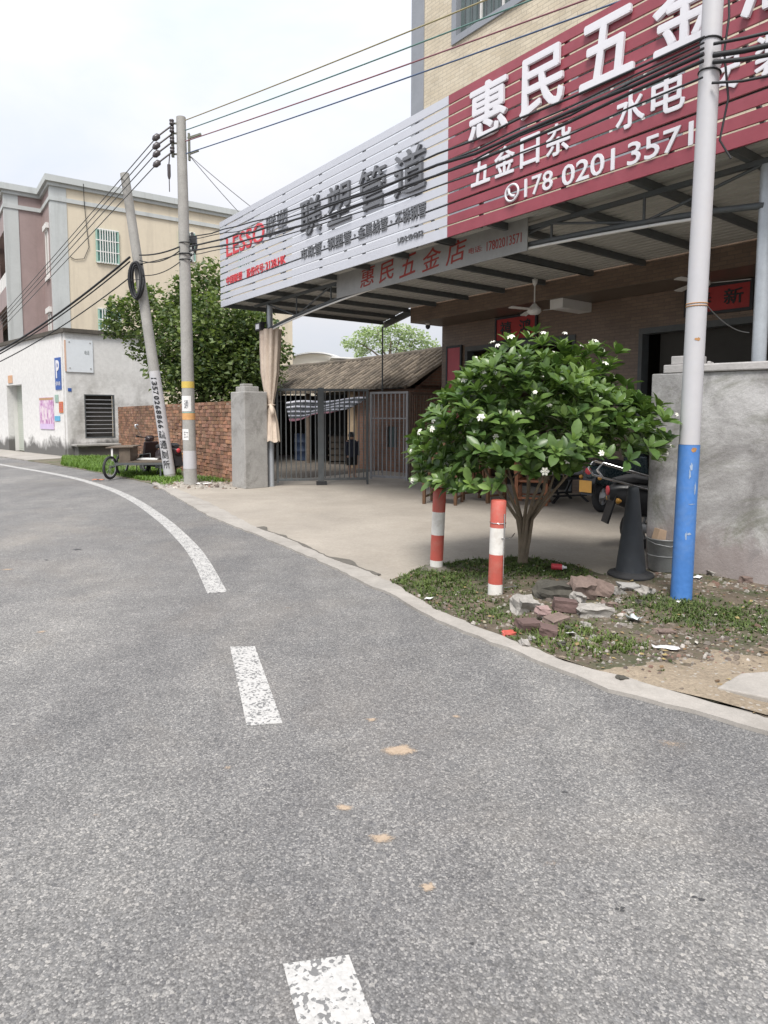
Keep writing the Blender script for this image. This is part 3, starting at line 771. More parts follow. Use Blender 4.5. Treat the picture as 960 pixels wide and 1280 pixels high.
bd = fthing('hanging_signboard', 'dull grey metal signboard with red brush characters below the big sign', 'signboard', 3.92,.40,3.54)
bo=(3.92,.40,3.54)
mb=MB(); mb.box(3.92,8.02,.385,.40,3.54,3.97); mb.build('board', m_board, bd, bo)
for ch,a,b in (('惠',4.62,4.98),('民',5.12,5.47),('五',5.62,5.98),('金',6.12,6.5),('店',6.62,6.98)):
    mb=MB()
    text(mb,ch,a,b,3.60,3.90,.384,.003,.006,fn=lambda x,y,z,a=a:(x+(z-3.75)*.16,y,z+(x-a)*.10)); mb.build('character', m_bred, bd, bo)
mb=MB(); text(mb,'电话:',7.04,7.28,3.68,3.76,.384,.003,.0); mb.build('lettering', m_bred, bd, bo); mb=MB(); text(mb,'17802013571',7.36,7.93,3.66,3.78,.384,.003,.0); mb.build('lettering', m_bred, bd, bo)

# ------------------------------------------------------------------ cloth on the column
mb=MB(); n=44; prof=[(3.28,.27),(2.9,.26),(2.4,.235),(2.05,.17),(1.80,.10),(1.72,.085),(1.62,.11),(1.35,.17),(1.08,.20),(.97,.215)]
vs=[]; 
for k,(z,rr) in enumerate(prof):
    for j in range(n):
        a=2*PI*j/n; pl=1+.16*math.sin(a*9+k*.25)+.08*math.sin(a*17+1.3*k*.2)
        vs.append((1.34+rr*math.cos(a)*pl+.03*math.sin(z*2), .5+rr*.62*math.sin(a)*pl, z+(.02*math.sin(a*5) if k==len(prof)-1 else 0)))
mb.add(vs,[(i*n+j,(i+1)*n+j,(i+1)*n+(j+1)%n,i*n+(j+1)%n) for i in range(len(prof)-1) for j in range(n)],0,True)
cl = fthing('sunshade_cloth', 'stained beige cloth gathered and tied round the canopy column by the gate', 'cloth', 1.3,.5,.97)
mb.build('drape', m_cloth, cl, (1.3,.5,.97))
mb=MB(); mb.torus((1.345,.5,1.73),.088,.014,'z',24,6,sy=1.); mb.tube([(1.43,.45,1.73),(1.53,.42,1.66),(1.58,.42,1.56),(1.52,.43,1.50)],[.03,.05,.05,.02],8); mb.build('tie', m_cloth, cl, (1.3,.5,.97))

# ------------------------------------------------------------------ gate pillar, gates
pl=fthing('gate_pillar','thick rough grey concrete gate pillar beside the brick wall','pillar',1.0,.12)
mb=MB(); mb.box(.80,1.42,-.15,.38,0,2.0); mb.build('shaft', m_slabc, pl, (1.0,.12,0), bevel=.02)
mb=MB(); mb.box(.86,1.25,-.06,.28,2.0,2.11); mb.box(.92,1.1,-.0,.22,2.11,2.17); mb.build('cap', m_slabc, pl, (1.0,.12,0), bevel=.015)

def gate(label, p, q, h, nb, mat, wheel=False, mid=True, z0=.06, name='metal_gate', midbar=None):
    d=Vector(q)-Vector(p); L=d.length; rz=math.atan2(d.y,d.x)
    r=thing(name,label,'gate',(p[0],p[1],0.012),rz)
    mb=MB(); w=.05
    mb.box(0,w,-.025,.025,z0,h); mb.box(L-w,L,-.025,.025,z0,h); mb.box(w,L-w,-.025,.025,h-w,h); mb.box(w,L-w,-.025,.025,z0+.04,z0+.04+w)
    if midbar: mb.box(w,L-w,-.02,.02,midbar,midbar+.03)
    mb.build('frame',mat,r,bevel=.004)
    xm=L*.48
    if mid:
        mb=MB(); mb.box(xm-.065,xm+.065,-.04,.04,.08,h+.02); mb.build('meeting_post',mat,r,bevel=.004)
        mb=MB(); mb.box(xm-.1,xm+.12,-.05,.05,0,.08); mb.build('wheel_box',m_rub,r)
    for i in range(1,nb):
        x=L*i/nb
        if mid and abs(x-xm)<.09: continue
        mb=MB(); mb.box(x-.011,x+.011,-.011,.011,z0+.09,h-w); mb.build('bar',mat,r)
    if wheel:
        mb=MB(); mb.box(L-.04,L,-.02,.02,0,.08); mb.build('stop',mat,r)
    return r
gate('dark grey barred double gate between the concrete pillar and the open leaf',(-1.70,13.80),(.27,14.12),2.07,19,m_steel,True)
gate('pale grey framed barred gate leaf standing open behind the dark double gate',(.33,15.05),(1.17,14.56),2.04,9,m_steel2,False,False,.03,'gate_leaf',1.42)
gate('rust brown barred panel between pale gate leaf and shop corner',(1.20,14.58),(2.02,15.30),2.02,9,MAT('rusty_bar',(.12,.085,.065),.8,.3,8.),False,False,.03,'gate_leaf')

# ------------------------------------------------------------------ brick wall
bw0=Vector((-2.42,14.10)); bw1=Vector((-8.78,24.25)); dW=bw1-bw0; LW=dW.length; rzW=math.atan2(dW.y,dW.x)
bwall=thing('brick_wall','weathered red brick wall between the concrete pillar and the white building','wall',(bw0.x,bw0.y,0),rzW)
mb=MB(); mb.box(0,LW,-.07,.07,0,1.80); mb.build('mortar_core',m_mort,bwall)
mb=MB(); z=.0; row=0
while z<1.80:
    h=.088+R.uniform(-.006,.006); x=-R.uniform(0,.2)
    while x<LW:
        l=R.choice((.235,.23,.24,.20,.115)) if x<5 else .235
        a=max(0,x); b=min(LW,x+l)
        if b-a>.04 and not(z>1.68 and R.random()<.18):
            j=R.uniform(-.014,.014) if x<6 else R.uniform(-.005,.005); g=R.uniform(.6,1.35); cc=(g*R.uniform(.95,1.15),g,g*R.uniform(.85,1.05))
            if x>6.3: cc=tuple(c*.86+.05 for c in cc)
            ti=R.uniform(-.03,.03)
            X=Matrix.Translation((a,0,z)) @ Matrix.Rotation(ti if x<6 else ti*.2,4,'Y')
            mb.box(0,b-a-.012,-.095+j,.095+j,0,h-.012,0,X,cc)
        x+=l+.004
    z+=h; row+=1
mb.build('brickwork',m_brickw,bwall,bevel=.0)

# ------------------------------------------------------------------ white building
W0=Vector((-10.4,23.4)); e1=Vector((.785,.62)); e2=Vector((-.71,.704))
wb=thing('white_building','old single storey whitewashed building with shutter door at the bend','building',(W0.x,W0.y,0),math.atan2(e1.y,e1.x))
rzw=math.atan2(e1.y,e1.x); inv=Matrix.Rotation(-rzw,2)
def WL(k1,k2,z):   # point k1 along gable, k2 along street face, in local frame
    p=inv@(e1*k1+e2*k2); return Vector((p.x,p.y,z))
ax2=(inv@e2); 
XS=Matrix(((ax2.x,-ax2.y,0,0),(ax2.y,ax2.x,0,0),(0,0,1,0),(0,0,0,1)))   # x along e2, y = outwards/inwards
HB=4.48
mb=MB()
# gable wall (thickness behind), window hole k .61-1.69 z .69-2.29
for a,b,z0,z1 in ((0,.61,0,HB),(1.69,3.6,0,HB),(.61,1.69,0,.69),(.61,1.69,2.29,HB)): mb.box(a,b,0,.25,z0,z1)
mb.box(.62,1.68,.26,.30,.6,2.4,1)
# street wall, door hole 4.55-6.4 z0-2.8 ; local y>0 is outward for XS?  use -y inward
YI=-.25 if True else .25
def sw(a,b,z0,z1,mi=0,y0=0.,y1=.25):
    # inward normal is e1-ish side
    v=[]
    for z in (z0,z1):
        for (k,y) in ((a,y0),(b,y0),(b,y1),(a,y1)):
            p=WL(0,k,z); nrm=Vector((ax2.y,-ax2.x,0)); v.append(p+nrm*y)
    mb.add(v,[(0,1,2,3),(7,6,5,4),(0,4,5,1),(1,5,6,2),(2,6,7,3),(3,7,4,0)],mi)
for a,b,z0,z1 in ((.26,4.55,0,HB),(6.4,17,0,HB),(4.55,6.4,2.8,HB)): sw(a,b,z0,z1)
sw(4.6,6.3,2.79,2.80)
wbw=mb.build('wall',[m_plast,m_dark],wb)
mb=MB(); sw2=sw
def swm(m_,a,b,z0,z1,y0,y1):
    global mb; mb=MB(); sw(a,b,z0,z1,0,y0,y1); return mb
swm(0,5.6,6.36,0,2.75,.44,.5) 
mb=MB()
for i in range(30): sw(4.55,6.4,.02+i*.092,.02+i*.092+.08,0,.40,.43)
sw(4.55,6.4,0,2.8,0,.44,.46)
mb.build('shutter_door',MAT('pale_green_shutter',(.50,.53,.47),.5,.06,3.),wb)
for a,b in ((6.4,6.46),(4.49,4.55)): mb=MB(); sw(a,b,0,2.8,0,.25,.5); mb.build('door_jamb',m_white,wb)
mb=MB(); mb.box(.61,.65,-.01,.06,.69,2.29); mb.box(1.65,1.69,-.01,.06,.69,2.29); mb.box(.65,1.65,-.01,.06,.69,.73); mb.box(.65,1.65,-.01,.06,2.25,2.29)
wf=mb.build('window',m_steel,wb)
mb=MB()
for i in range(1,10): z=.73+i*.152; mb.box(.65,1.65,.0,.02,z-.012,z+.012)
mb.build('window_bars',m_steel2,wf)
# roof slab with a dark overhanging edge
mb=MB(); pts=[WL(-.08,-.12,0),WL(3.7,-.12,0),WL(3.7,17.1,0),WL(-.12,17.1,0)]
mb.prism([(p.x,p.y) for p in pts],HB,HB+.14); mb.build('roof_slab',MAT('mouldy_roof_edge',(.085,.075,.062),.95,.4,3.,.5),wb)
mb=MB(); mb.box(.2,2.05,-.55,-.02,0,.42); mb.build('ledge',m_plast,wb,bevel=.02)
mb=MB(); mb.box(.1,2.15,-.68,-.02,.42,.49); mb.build('ledge_top',m_slabc,wb,bevel=.01)

def stuck(name,label,cat,k0,k1,z0,z1,mats,face='street',d=.02,lines=None):
    """a flat notice fixed on the white building"""
    ang=rzw if face=='gable' else math.atan2(-e2.y,-e2.x)
    p=W0+(e1*k0 if face=='gable' else e2*k1)
    nx=Vector((math.sin(ang),-math.cos(ang)))
    r=thing(name,label,cat,(p.x+nx.x*.006,p.y+nx.y*.006,z0),ang)
    w=k1-k0; h=z1-z0
    mb=MB(); mb.box(0,w,-d,0,0,h); mb.build('panel',mats[0],r)
    if lines: lines(r,w,h,d)
    return r
m_pblue=MAT('parking_blue',(.035,.10,.34),.5,.08,4.); m_or=MAT('orange_notice',(.55,.17,.07),.7,.15,9.); m_lb=MAT('light_blue_notice',(.12,.38,.58),.7,.12,9.)
def p_lines(r,w,h,d):
    mb=MB(); text(mb,'P',w*.22,w*.8,h*.36,h*.92,-d-.002,.008,.05); mb.build('letter',m_lwhite,r)
    mb=MB(); text(mb,'停车场',w*.12,w*.88,h*.12,h*.26,-d-.002,.006,.0); mb.build('lettering',m_lwhite,r)
stuck('parking_sign','tall blue parking sign with a white letter on the white building corner','sign',.38,.92,2.46,3.62,[m_pblue],lines=p_lines)
m_post,t_,b_=nt('mauve_poster_print'); co_=objco(t_); mp=nd(t_,'ShaderNodeMapping'); mp.inputs['Scale'].default_value=(5.,1.,2.2); lk(t_,co_,mp.inputs[0])
n_=noise_(t_,mp.outputs[0],1.6,4,.6,.8); lk(t_,ramp(t_,n_,[(.3,(.33,.09,.30)),(.5,(.55,.33,.52)),(.6,(.75,.66,.70)),(.75,(.40,.17,.36))]),b_.inputs['Base Color'])
def po_lines(r,w,h,d):
    mb=MB(); mb.box(0.01,w-.01,-d-.004,-d,0.0,h*.17); mb.build('lower_band',MAT('lilac_band',(.58,.46,.66),.7,.08,4.),r)
    mb=MB(); mb.box(0.01,w-.01,-d-.004,-d,h*.92,h*.99); mb.build('upper_band',MAT('tan_band',(.45,.28,.16),.7,.1,4.),r)
    mb=MB()
    for i in range(3): mb.box(w*(.18+.24*i),w*(.30+.24*i),-d-.003,-d,h*(.28+.03*i),h*(.72-.05*i))
    mb.build('figure_print',MAT('pale_poster_print',(.68,.58,.62),.7,.15,9.),r)
stuck('poster','large mauve and pink poster on the white street wall','poster',1.2,2.6,1.0,2.2,[m_post],lines=po_lines)
stuck('paper_notice','orange red paper notice at the white building corner below the parking sign','notice',.30,.66,1.62,2.02,[m_or],lines=lambda r,w,h,d:[MB().box(.03,w-.03,-d-.003,-d,h*(.15+.2*i),h*(.15+.2*i)+.03).build('print_line',m_pink,r) for i in range(4)])
stuck('paper_notice','small light blue paper notice under the orange one','notice',.62,1.10,1.32,1.50,[m_lb])
stuck('paper_notice','small faded green notice right of the mauve poster','notice',.72,1.02,2.02,2.28,[MAT('faded_green_notice',(.30,.42,.36),.7,.2,12.)])
stuck('paper_notice','faded orange notice above the shutter door','notice',5.6,6.1,2.88,3.2,[MAT('faded_orange',(.60,.36,.22),.8,.2,6.)])
def wbd(r,w,h,d):
    mb=MB(); text(mb,'电话',w*.68,w*.86,h*.55,h*.68,-d-.001,.004,.0); mb.build('lettering',MAT('grey_print',(.25,.27,.27),.7,.1),r)
    mb=MB()
    for x in (.12,.90):
        for z in (.12,.92): mb.box(w*x-.02,w*x+.02,-d-.012,-d,h*z-.02,h*z+.02)
    mb.build('fixing_plate',m_slabc,r)
stuck('blank_board','white blank board with rusted left edge high on the gable wall','board',.04,.96,3.08,4.24,[MAT('white_board',(.66,.69,.72),.5,.06,1.5)],'gable',.03,wbd)
stuck('rust_strip','strip of peeling peach paint beside the white board on the gable','paint strip',-.02,.035,3.1,4.2,[MAT('peach_peel',(.62,.42,.32),.9,.2,6.)],'gable',.03)
stuck('number_plate','tiny dark house number plate at the white building corner','number plate',.06,.18,2.38,2.5,[m_pblue],'gable',.01)

# ------------------------------------------------------------------ cream apartment building behind
CB=Vector((-17.4,38.)); f1=Vector((.825,.565)); f2=Vector((-.565,.825)); rzc=math.atan2(f1.y,f1.x)
cb=thing('apartment_building','three storey cream and mauve apartment building with pale grey trim','building',(CB.x,CB.y,0),rzc)
HC=14.6; K=15.6; D=9.
mb=MB(); mb.box(.85,K,0,D,0,HC); mb.build('cream_wall',m_cream,cb)
mb=MB(); mb.box(0,.849,.03,2.93,0,HC); mb.box(-2.0,.849,2.93,3.25,0,HC); mb.box(.2,.849,3.25,D,0,HC)
for za,zb in ((0,4.2),(8.2,9.3),(12.6,HC)): mb.box(-2.0,-1.75,3.25,30,za,zb)
mb.box(-1.75,.2,3.25,30,8.95,9.3); mb.box(-1.75,.2,3.25,30,12.6,12.8)
for a,b in ((8.6,10.4),(16,18.),(24,26)):
    for za,zb in ((4.2,8.2),(9.3,12.6)): mb.box(-2.0,-1.75,a,b,za,zb); mb.box(-1.75,1,9.1,30,13.9,HC)
mb.build('mauve_wall',m_purple,cb)
mb=MB(); mb.box(.0,.19,3.26,30,0,13.9); mb.box(.2,.8,9.1,30,0,13.8); mb.build('balcony_recess',m_dark,cb)
mb=MB(); mb.box(-.03,.85,-.04,.4,0,HC); mb.box(-2.04,-1.28,2.89,3.35,0,HC); mb.build('pilaster',m_ltgrey,cb)
# cornice and string course
def course(z0,z1,o):
    mb=MB()
    mb.box(-o,K+o,-o,.2,z0,z1); mb.box(-o,.2,.2,2.93-o,z0,z1); mb.box(-2.0-o,.2,2.93-o,3.2,z0,z1); mb.box(-2.0-o,-1.8,3.2,30,z0,z1)
    return mb
course(14.55,14.75,.14).build('cornice',m_ltgrey,cb); course(14.75,15.1,.28).build('cornice',m_ltgrey,cb); course(13.75,13.98,.09).build('string_course',m_ltgrey,cb)
mb=MB(); mb.box(.2,K,.2,D,14.6,14.75); mb.build('flat_roof',m_slabc,cb)
def cwin(x0,x1,z0,z1):
    mb=MB(); w=.09
    mb.box(x0,x0+w,-.1,-.002,z0,z1); mb.box(x1-w,x1,-.1,-.002,z0,z1); mb.box(x0+w,x1-w,-.1,-.002,z0,z0+w); mb.box(x0+w,x1-w,-.1,-.002,z1-w,z1)
    f=mb.build('window',m_green,cb)
    mb=MB(); mb.box(x0+w,x1-w,-.03,-.003,z0+w,z1-w); mb.build('pane',glass_g,f)
    mb=MB(); n=8
    for i in range(1,n): x=x0+w+(x1-x0-2*w)*i/n; mb.box(x-.025,x+.025,-.16,-.12,z0,z1)
    for i in range(4): z=z0+(z1-z0)*i/3; mb.box(x0,x1,-.12,-.10,z-.03,z+.03)
    mb.build('window_bars',m_white,f)
glass_g=glass_mat('green_tinted_glass',(.10,.22,.19))
mb=MB(); mb.tube([(1.75,-.3,14.9),(1.8,-.12,13.9),(1.9,-.05,12.6),(2.0,-.05,11.4),(1.7,-.05,10.7),(1.2,-.05,10.6),(.95,-.05,10.7)],.02,6); mb.build('hanging_wire',m_cable,cb)
for a,b,z0,z1 in ((2.39,3.72,10.6,12.55),(7.43,8.5,11.4,13.2),(2.39,3.72,6.0,7.9),(7.43,8.5,7.2,9.0),(11.5,12.7,10.6,12.5),(11.5,12.7,6.,7.9)): cwin(a,b,z0,z1)
for z0,z1 in ((9.7,12.4),(5.2,7.6)):   # narrow windows in the mauve return wall (face looks along -x)
    mb=MB(); mb.box(-.06,0.,1.0,1.1,z0,z1); mb.box(-.06,0.,1.7,1.8,z0,z1); mb.box(-.06,0.,1.1,1.7,z0,z0+.1); mb.box(-.06,0.,1.1,1.7,z1-.1,z1); mb.box(-.16,0.,.8,2.0,z1,z1+.3); mb.box(-.12,0.,.85,1.95,z0-.2,z0)
    f=mb.build('window',m_white,cb)
    mb=MB(); mb.box(-.03,-.002,1.1,1.7,z0+.1,z1-.1); mb.build('pane',MAT('pale_shutter_pane',(.42,.41,.38),.4,.08,2.),f)
for zz in (9.3,):
    mb=MB(); mb.box(-2.0,-1.94,3.36,8.58,zz+.75,zz+.85)
    for i in range(6): y=3.45+i*.86; mb.box(-2.0,-1.95,y,y+.68,zz+.03,zz+.75)
    mb.build('balcony_rail',m_white,cb)

# ------------------------------------------------------------------ warehouse far behind, old tiled house
wh=thing('warehouse','pale barrel roofed warehouse beyond the old tiled house','building',(-7.2,52,0),math.atan2(.30,.95))
mb=MB(); n=16; Lw=8.2
arc=[(Lw*i/n,5.2+1.35*math.sin(PI*i/n)) for i in range(n+1)]
vs=[(x,0,0) for x,_ in arc]+[(x,0,z) for x,z in arc]
mb.add(vs,[(i,i+1,n+1+i+1,n+1+i) for i in range(n)]); mb.add([(x,30,z) for x,_ in arc for z in (0,)]+[(x,30,z) for x,z in arc],[(n+1+i,n+1+i+1,i+1,i) for i in range(n)])
mb.box(-.02,0,0,30,0,5.2); mb.box(Lw,Lw+.02,0,30,0,5.2)
mb.build('wall',MAT('pale_sheet_wall',(.76,.72,.63),.7,.06,.8),wh)
mb=MB(); vs=[(x*1.02-.08,y,z+dz) for y in (-.4,30.4) for dz in (.02,.12) for x,z in arc]; m1=n+1
mb.add(vs,[(i,i+1,m1*2+i+1,m1*2+i) for i in range(n)]+[(m1+i,m1*3+i,m1*3+i+1,m1+i+1) for i in range(n)]+[(i,m1+i,m1+i+1,i+1) for i in range(n)]+[(m1*2+i,m1*2+i+1,m1*3+i+1,m1*3+i) for i in range(n)])
mb.build('roof',MAT('white_roof_sheet',(.72,.72,.72),.5,.05,1.),wh)
wh2=thing('shed','long low white roofed shed right of the barrel roofed warehouse','building',(-1.6,50,0),math.atan2(.1,1.))
mb=MB(); mb.box(0,11,0,8,0,5.35); mb.build('wall',m_plast,wh2)
mb=MB(); mb.add([(-.3,-.4,5.9),(11.4,-.4,5.4),(11.4,8.4,5.6),(-.3,8.4,6.1),(-.3,-.4,6.0),(11.4,-.4,5.5),(11.4,8.4,5.7),(-.3,8.4,6.2)],[(3,2,1,0),(4,5,6,7),(0,1,5,4),(1,2,6,5),(2,3,7,6),(3,0,4,7)]); mb.build('roof',MAT('white_roof_sheet_shed',(.74,.74,.74),.5,.05,1.),wh2)

E1=Vector((1.31,16.32)); ed=Vector((-.6,.8)); er=Vector((.8,.6)); LE=9.6; RUN=1.9; ZE,ZR=2.24,3.30
oh=thing('old_tiled_house','low old brick house with weathered grey tiled roof behind the gates','building',(E1.x,E1.y,0),math.atan2(ed.y,ed.x))
# local x along eave (away), local y = ? rotate er into local
rzo=math.atan2(ed.y,ed.x); er_l=Matrix.Rotation(-rzo,2)@er; SY=math.copysign(1,er_l.y)
mb=MB(); nrib=int(LE/.23)
def rz_(y): return ZE+(ZR-ZE)*y/RUN
for i in range(nrib):
    x=i*.23; 
    for side in (0,1):
        y0_,y1_=(0,RUN) if side==0 else (2*RUN,RUN)
        nseg=7
        for k in range(nseg):
            ya=y0_+(y1_-y0_)*k/nseg; yb=y0_+(y1_-y0_)*(k+1)/nseg+(.02 if side==0 else -.02)
            za=ZE+(ZR-ZE)*k/nseg; zb=ZE+(ZR-ZE)*(k+1)/nseg+.012
            sag=-.06*math.sin(PI*x/LE)+.02*noise.noise(Vector((x,ya,1))); g=R.uniform(.7,1.3); h=.10+R.uniform(-.012,.012); jx=R.uniform(-.01,.01)
            pr=[(-.065,0),(-.045,h*.75),(0,h),(.045,h*.75),(.065,0)]
            v=[(x+jx+a,SY*ya,za+b+sag) for a,b in pr]+[(x+jx+a*.9,SY*yb,zb+b*.9+sag) for a,b in pr]
            mb.add(v,[(j,j+1,j+6,j+5) for j in range(4)]+[(4,3,2,1,0)],0,False,None,g)
            v=[(x+.05,SY*ya,za+.012+sag),(x+.19,SY*ya,za+.012+sag),(x+.19,SY*yb,zb+sag),(x+.05,SY*yb,zb+sag)]
            mb.add(v,[(0,1,2,3)],0,False,None,g*.5)
mb.tube([(LE*i/30,SY*RUN,ZR+.03-.06*math.sin(PI*i/30)+.02*noise.noise(Vector((i*.9,0,0)))) for i in range(31)],.10,8,0,True,.8)
mb.add([(-.0,0,ZE-.04),(LE,0,ZE-.04),(LE,SY*RUN,ZR-.04),(0,SY*RUN,ZR-.04)],[(0,1,2,3)],0,False,None,.5)
mb.add([(-.0,SY*2*RUN,ZE-.04),(LE,SY*2*RUN,ZE-.04),(LE,SY*RUN,ZR-.04),(0,SY*RUN,ZR-.04)],[(0,1,2,3)],0,False,None,.5)
mb.build('tile_roof',m_oldtile,oh)
m_br2=tile_wall('sooty_brick',(.25,.135,.095),(.19,.105,.075),(.19,.15,.12),.24,.075,.012,.9,'xy',.4)
mb=MB(); yA,yB=(.35,.55)
ylo,yhi=sorted((SY*yA,SY*yB))
for a,b,z0,z1 in ((.15,.85,0,2.2),(.85,1.25,0,.66),(.85,1.25,1.22,2.2),(1.25,2.6,0,2.2)): mb.box(a,b,ylo,yhi,z0,z1)
yy=sorted((SY*.55,SY*3.5)); mb.box(.15,.35,yy[0],yy[1],0,2.3)
mb.add([(.15,SY*.35,2.2),(.15,SY*RUN,ZR-.08),(.15,SY*3.5,2.25),(.15,SY*3.5,2.2)],[(0,1,2,3)])
mb.box(2.6,2.75,yy[0],yy[1],0,2.3)
yb_=sorted((SY*3.4,SY*3.5)); mb.build('brick_wall_face',m_br2,oh)
mb=MB(); mb.box(2.6,LE,yb_[0],yb_[1],0,2.3); mb.box(LE-.1,LE,SY*.55 if SY>0 else SY*3.39,SY*3.39 if SY>0 else SY*.55,0,2.3); mb.box(2.76,2.80,SY*.56 if SY>0 else SY*3.39,SY*3.39 if SY>0 else SY*.56,0,2.3); mb.box(3.,LE-.2,SY*.6 if SY>0 else SY*3.3,SY*3.3 if SY>0 else SY*.6,2.0,2.03); mb.build('shed_shade_lining',m_dark,oh)  # dark sheets put the shed's shade into the colour
mb=MB()
for x in (2.9,):
    mb.box(x-.16,x+.16,ylo,yhi,0,2.2)
mb.build('plastered_post',MAT('tan_plaster',(.40,.30,.20),.9,.15,4.,.2),oh)
mb=MB()
for x in (5.2,7.4,9.3): mb.tube([(x,SY*.35,0),(x,SY*.35,1.2),(x,SY*.35,2.25)],.07,8)
mb.build('shed_post',m_wood,oh)
mb=MB(); mb.box(.85,1.25,ylo+.08,yhi-.05,.66,1.22); mb.build('window',m_glass,oh)
mb=MB(); mb.bar((.1,SY*-.05,ZE-.02),(.1,SY*RUN,ZR-.06),.05,.09); mb.build('barge_board',m_wood,oh)
# junk in the dark shed, each a thing of its own
def junk(name,label,cat,x,y,z0,fn,mat):
    p=Vector((E1.x,E1.y))+ed*x+er*y; r=MB(); fn(r); return tag(r.build(name,mat,None,loc=(p.x,p.y,z0)),label,cat)
junk('timber_crate','dark timber crate standing in the shed behind the double gate','crate',4.4,1.2,.004,lambda m:[m.box(-.5,.5,-.4,.4,.0,.06)]+[m.box(-.5,.5,-.4,-.37,.1+.2*i,.26+.2*i) for i in range(4)]+[m.box(-.5,-.46,-.4,.4,.06,.9),m.box(.46,.5,-.4,.4,.06,.9),m.box(-.46,.46,.36,.4,.06,.9)],m_darkw)
junk('oil_drum','dark blue drum in the shed beside the canopy cloth','drum',6.4,.9,.004,lambda m:m.lathe([(.28,0),(.29,.02),(.28,.05),(.28,.3),(.295,.32),(.28,.34),(.28,.6),(.295,.62),(.28,.64),(.28,.88),(.29,.9),(.27,.9)],22),MAT('dark_blue_drum',(.03,.05,.10),.5,.2,5.))
# striped tarp
mb=MB(); nst=14
A=Vector(AT(357,503,16.6)); B=Vector(AT(461,497,15.9)); C_=Vector(AT(362,527,15.7)); D_=Vector(AT(420,513,15.3))
for i in range(nst):
    f0=i/nst; f1_=(i+1)/nst
    for j in range(8):
        g0=j/8; g1=(j+1)/8
        def P(f,g):
            q=(A*(1-g)+B*g)*(1-f)+(C_*(1-g)+D_*g)*f; q.z+=.03*math.sin(g*9+f*3)-.05*math.sin(PI*f); return q
        mb.add([P(f0,g0),P(f0,g1),P(f1_,g1),P(f1_,g0)],[(0,1,2,3)],(0 if i%3 else 1) if i<nst-2 else 2,True)
o=mb.build('striped_tarp',[m_blk,m_lwhite,MAT('pink_tarp_edge',(.5,.22,.26),.8,.15,5.)])
o.modifiers.new('gauge','SOLIDIFY').thickness=.006
tag(o,'black and white striped tarp sheet with pink edge over the shed front','tarp')
# person standing in the yard
def person():
    pos=Vector((-.10,15.55,.004)); S=1.10
    r=bpy.data.objects.new('person',None)
    J={'pelvis':(0,0,.52),'waist':(0,0,.60),'chest':(0,.01,.74),'neck':(0,.015,.845),'head':(0,0,.895),'top':(0,-.0,.97),
       'shl':(-.105,0,.80),'ell':(-.135,.0,.64),'wrl':(-.13,-.05,.50),'hal':(-.125,-.07,.455),
       'shr':(.105,0,.80),'elr':(.135,.0,.64),'wrr':(.125,-.05,.50),'har':(.12,-.07,.455),
       'hil':(-.055,0,.49),'knl':(-.06,-.01,.27),'anl':(-.062,.0,.05),'tol':(-.065,-.09,.022),
       'hir':(.055,0,.49),'knr':(.06,-.01,.27),'anr':(.062,.0,.05),'tor':(.065,-.09,.022)}
    rad={'pelvis':.085,'waist':.078,'chest':.092,'neck':.036,'head':.062,'top':.045,'sh':.045,'el':.033,'wr':.024,'ha':.027,'hi':.065,'kn':.044,'an':.028,'to':.026}
    names=list(J); E=[('pelvis','waist'),('waist','chest'),('chest','neck'),('neck','head'),('head','top')]
    for s in 'lr': E+=[('chest','sh'+s),('sh'+s,'el'+s),('el'+s,'wr'+s),('wr'+s,'ha'+s),('pelvis','hi'+s),('hi'+s,'kn'+s),('kn'+s,'an'+s),('an'+s,'to'+s)]
    me=bpy.data.meshes.new('person'); me.from_pydata([Vector(J[k])*S for k in names],[(names.index(a),names.index(b)) for a,b in E],[])
    o=bpy.data.objects.new('person',me); COL.objects.link(o)
    for m in (m_skin,): me.materials.append(m)
    sk=o.modifiers.new('skin','SKIN'); sk.use_smooth_shade=True
    for i,k in enumerate(names):
        q=rad.get(k) or rad[k[:2]]; me.skin_vertices[0].data[i].radius=(q*S,q*S); me.skin_vertices[0].data[i].use_root=(k=='pelvis')
    ss=o.modifiers.new('smooth','SUBSURF'); ss.levels=ss.render_levels=2
    o.location=pos; o.rotation_euler=(0,0,.5)
    tag(o,'person in dark jacket and shorts standing in the yard behind the double gate','person')
    # clothing: jacket, shorts, hair as children
    mb=MB(); mb.loft([(0,.1,-.1,.1)]*2) if False else None
    def ring(z,rx,ry,cy=0.): return (z,rx,ry,cy)
    def lath(secs,n=20):
        mb=MB(); vs=[(rx*S*math.cos(2*PI*j/n),(cy+ry*math.sin(2*PI*j/n))*S,z*S) for z,rx,ry,cy in secs for j in range(n)]
        mb.add(vs,[(i*n+j,i*n+(j+1)%n,(i+1)*n+(j+1)%n,(i+1)*n+j) for i in range(len(secs)-1) for j in range(n)],0,True); return mb
    mb=lath([(.47,.128,.105,0),(.55,.125,.10,0),(.68,.13,.105,0),(.78,.142,.10,0),(.83,.10,.075,.01),(.855,.05,.05,.015)])
    for s in (-1,1): mb.tube([(s*.11*S,0,.805*S),(s*.14*S,0,.64*S),(s*.13*S,-.05*S,.50*S)],[.056*S,.046*S,.036*S],10)
    mb.build('jacket',m_navy,o)
    mb=MB()
    for s in (-1,1): mb.tube([(s*.05*S,0,.53*S),(s*.058*S,0,.40*S),(s*.06*S,-.01*S,.29*S)],[.085*S,.075*S,.066*S],12)
    mb.build('shorts',m_blk,o)
    mb=MB(); mb.lathe([(.066*S,.905*S),(.076*S,.93*S),(.074*S,.965*S),(.055*S,1.0*S),(.02*S,1.018*S)],16,(0,.014,0)); mb.build('hair',m_blk,o)
    return o
person()

